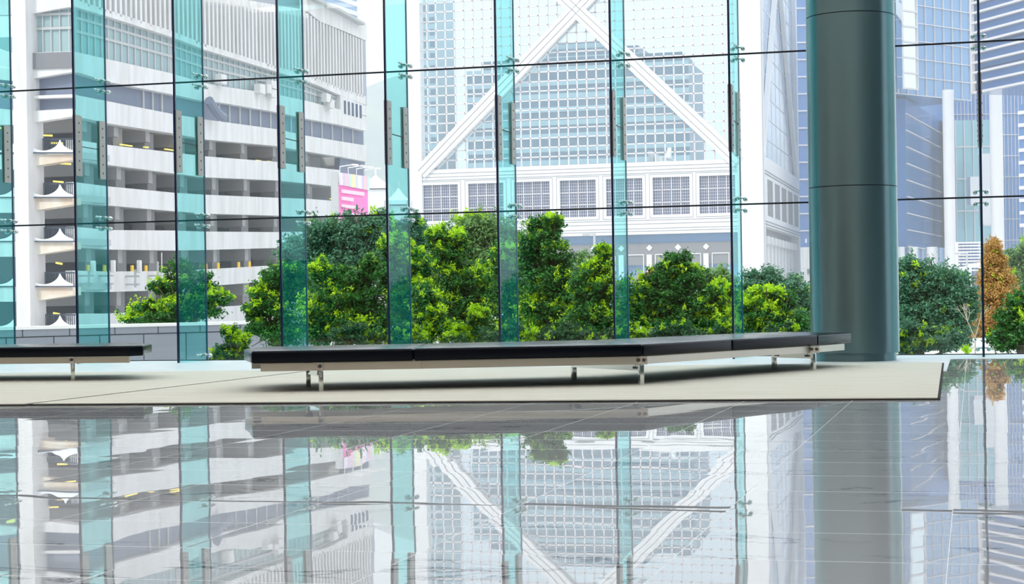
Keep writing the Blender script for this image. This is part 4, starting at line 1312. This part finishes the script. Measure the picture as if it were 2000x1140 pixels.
tree('bright bushy ficus in front of the glass hall', 36, [(1325, 512, 22, 18), (1300, 535, 30, 24), (1345, 545, 30, 28), (1265, 570, 34, 30), (1310, 575, 46, 36), (1365, 590, 40, 36), (1405, 580, 28, 30), (1260, 620, 40, 40), (1320, 630, 56, 36), (1395, 630, 46, 36), (1232, 600, 26, 50)], 'leaf_mid', .62, .046, 1.35)
tree('sunlit ficus just left of the metal column', 37, [(1475, 600, 28, 30), (1505, 580, 26, 18), (1535, 585, 20, 18), (1500, 625, 46, 30), (1555, 635, 30, 24), (1470, 640, 40, 26), (1440, 610, 20, 40)], 'leaf_mid', .7, .046, 1.25)
# low shrubs along the glass
for i, (px, w, yg) in enumerate(((700, 50, .2), (790, 50, .3), (1000, 60, .3), (1110, 60, .25), (1230, 44, .7), (1330, 60, .25), (1430, 50, .2), (1540, 50, .4))):
    tree('low dark shrub beneath the %s' % ('fourth bay trees', 'fourth glass fin', 'fifth glass fin', 'tallest ficus', 'sixth glass fin with yellow tips', 'bright bushy ficus', 'seventh glass fin', 'sunlit ficus by the column')[i], 33.5,
         [(px - w * .5, 662, w * .55, 22), (px + w * .4, 668, w * .55, 20), (px, 650, w * .4, 18)], 'leaf_dark', yg, .04, 1.0, cat='shrub', name='low_shrub', group='shrubs at the foot of the glazing')
tree('small yellow-green shrub in front of the planter wall', 31, [(452, 655, 14, 22), (470, 668, 20, 14), (440, 690, 26, 18), (470, 695, 26, 20), (425, 700, 14, 14)], 'leaf_mid', .6, .035, .7, cat='shrub', name='low_shrub', group='shrubs at the foot of the glazing')
# right of the column
tree('round grey-green tree right of the column', 50, [(1785, 530, 36, 26), (1770, 560, 30, 40), (1845, 550, 44, 28), (1820, 580, 50, 40), (1872, 580, 28, 40), (1800, 620, 50, 36), (1860, 625, 40, 36), (1765, 620, 24, 40), (1890, 600, 14, 30)], 'leaf_blue', .05, .055, 1.6)
tree('low pale shrub right of the column base', 33, [(1775, 655, 22, 26), (1768, 680, 22, 14), (1800, 675, 26, 14), (1850, 668, 44, 18), (1820, 660, 30, 16)], 'leaf_blue', .30, .04, 1.1, cat='shrub', name='low_shrub', group='shrubs at the foot of the glazing')
tree('rust-brown cypress behind the edge-on glass fin', 62, [(1942, 488, 12, 20), (1942, 515, 22, 20), (1945, 545, 32, 24), (1948, 580, 40, 28), (1945, 620, 48, 34), (1935, 655, 44, 26), (1975, 600, 20, 30)], 'leaf_rust', .10, .05, 2.0, lump=.28)
tree('distant pale green tree at the right edge', 90, [(1982, 505, 22, 18), (2004, 520, 24, 26), (1990, 545, 30, 26), (2020, 500, 30, 30)], 'leaf_pale', .05, .09, 1.5)
tree('fresh green tree in front of the cypress at the right edge', 38, [(1995, 600, 26, 30), (1975, 630, 26, 22), (2000, 650, 40, 30), (1960, 665, 30, 20), (2030, 620, 40, 50)], 'leaf_mid', .18, .046, 1.4)
# bare sapling
c = P(1905, 690, 36)
mb = MB(); rb = random.Random(3)
zt_ = P(1905, 612, 36).z


def twig(p, d, L_, r, n):
    q = p + d * L_; mb.tube([p, q], [r, r * .6], 5)
    if n:
        for _ in range(3):
            dd = (d + Vector((rb.uniform(-.8, .8), rb.uniform(-.4, .4), rb.uniform(-.2, .4)))).normalized(); twig(q, dd, L_ * .62, r * .6, n - 1)


twig(Vector((c.x, 36, -0.6)), Vector((0, 0, 1)), (zt_ + .6) * .55, .02, 3)
o = build(mb, 'bare_sapling', 'bark_pale', None, (c.x, 36, -0.6)); tag(o, 'leafless pale sapling left of the edge-on fin', 'tree')
c = P(1888, 688, 31.5)
mb = MB()
for i in range(26):
    a_ = rb.uniform(0, 2 * math.pi); e_ = rb.uniform(.3, 1.3)
    d = Vector((math.cos(a_) * math.cos(e_), math.sin(a_) * math.cos(e_), math.sin(e_))); L_ = rb.uniform(.14, .24)
    s_ = d.cross(Vector((0, 0, 1))).normalized() * .018
    b_ = Vector((c.x, 31.5, c.z - .03))
    mb.add([b_ - s_ * .5, b_ + s_ * .5, b_ + d * L_ * .6 + s_, b_ + d * L_, b_ + d * L_ * .6 - s_], [(0, 1, 2, 3, 4)])
mb.tube([(c.x, 31.5, -0.6), (c.x, 31.5, c.z)], .04, 6)
o = build(mb, 'spiky_plant', 'leaf_new_lit', None, (c.x, 31.5, -0.6)); tag(o, 'small bright yellow spiky plant at the foot of the right glazing', 'plant')

# ================================================================ HAZE over the city
hm = bpy.data.materials.new('city_haze'); hm.use_nodes = True
nt = hm.node_tree; nt.nodes.clear()
ho = nt.nodes.new('ShaderNodeOutputMaterial'); vs_ = nt.nodes.new('ShaderNodeVolumeScatter')
vs_.inputs['Color'].default_value = (0.90, 0.955, 1.0, 1); vs_.inputs['Density'].default_value = 0.00095
nt.links.new(vs_.outputs[0], ho.inputs['Volume'])
o = build(MB().box(-900, 400, 62, 1300, -0.59, 260), 'haze', hm); tag(o, 'thin bluish haze hanging over the city beyond the trees', 'haze', kind='stuff')
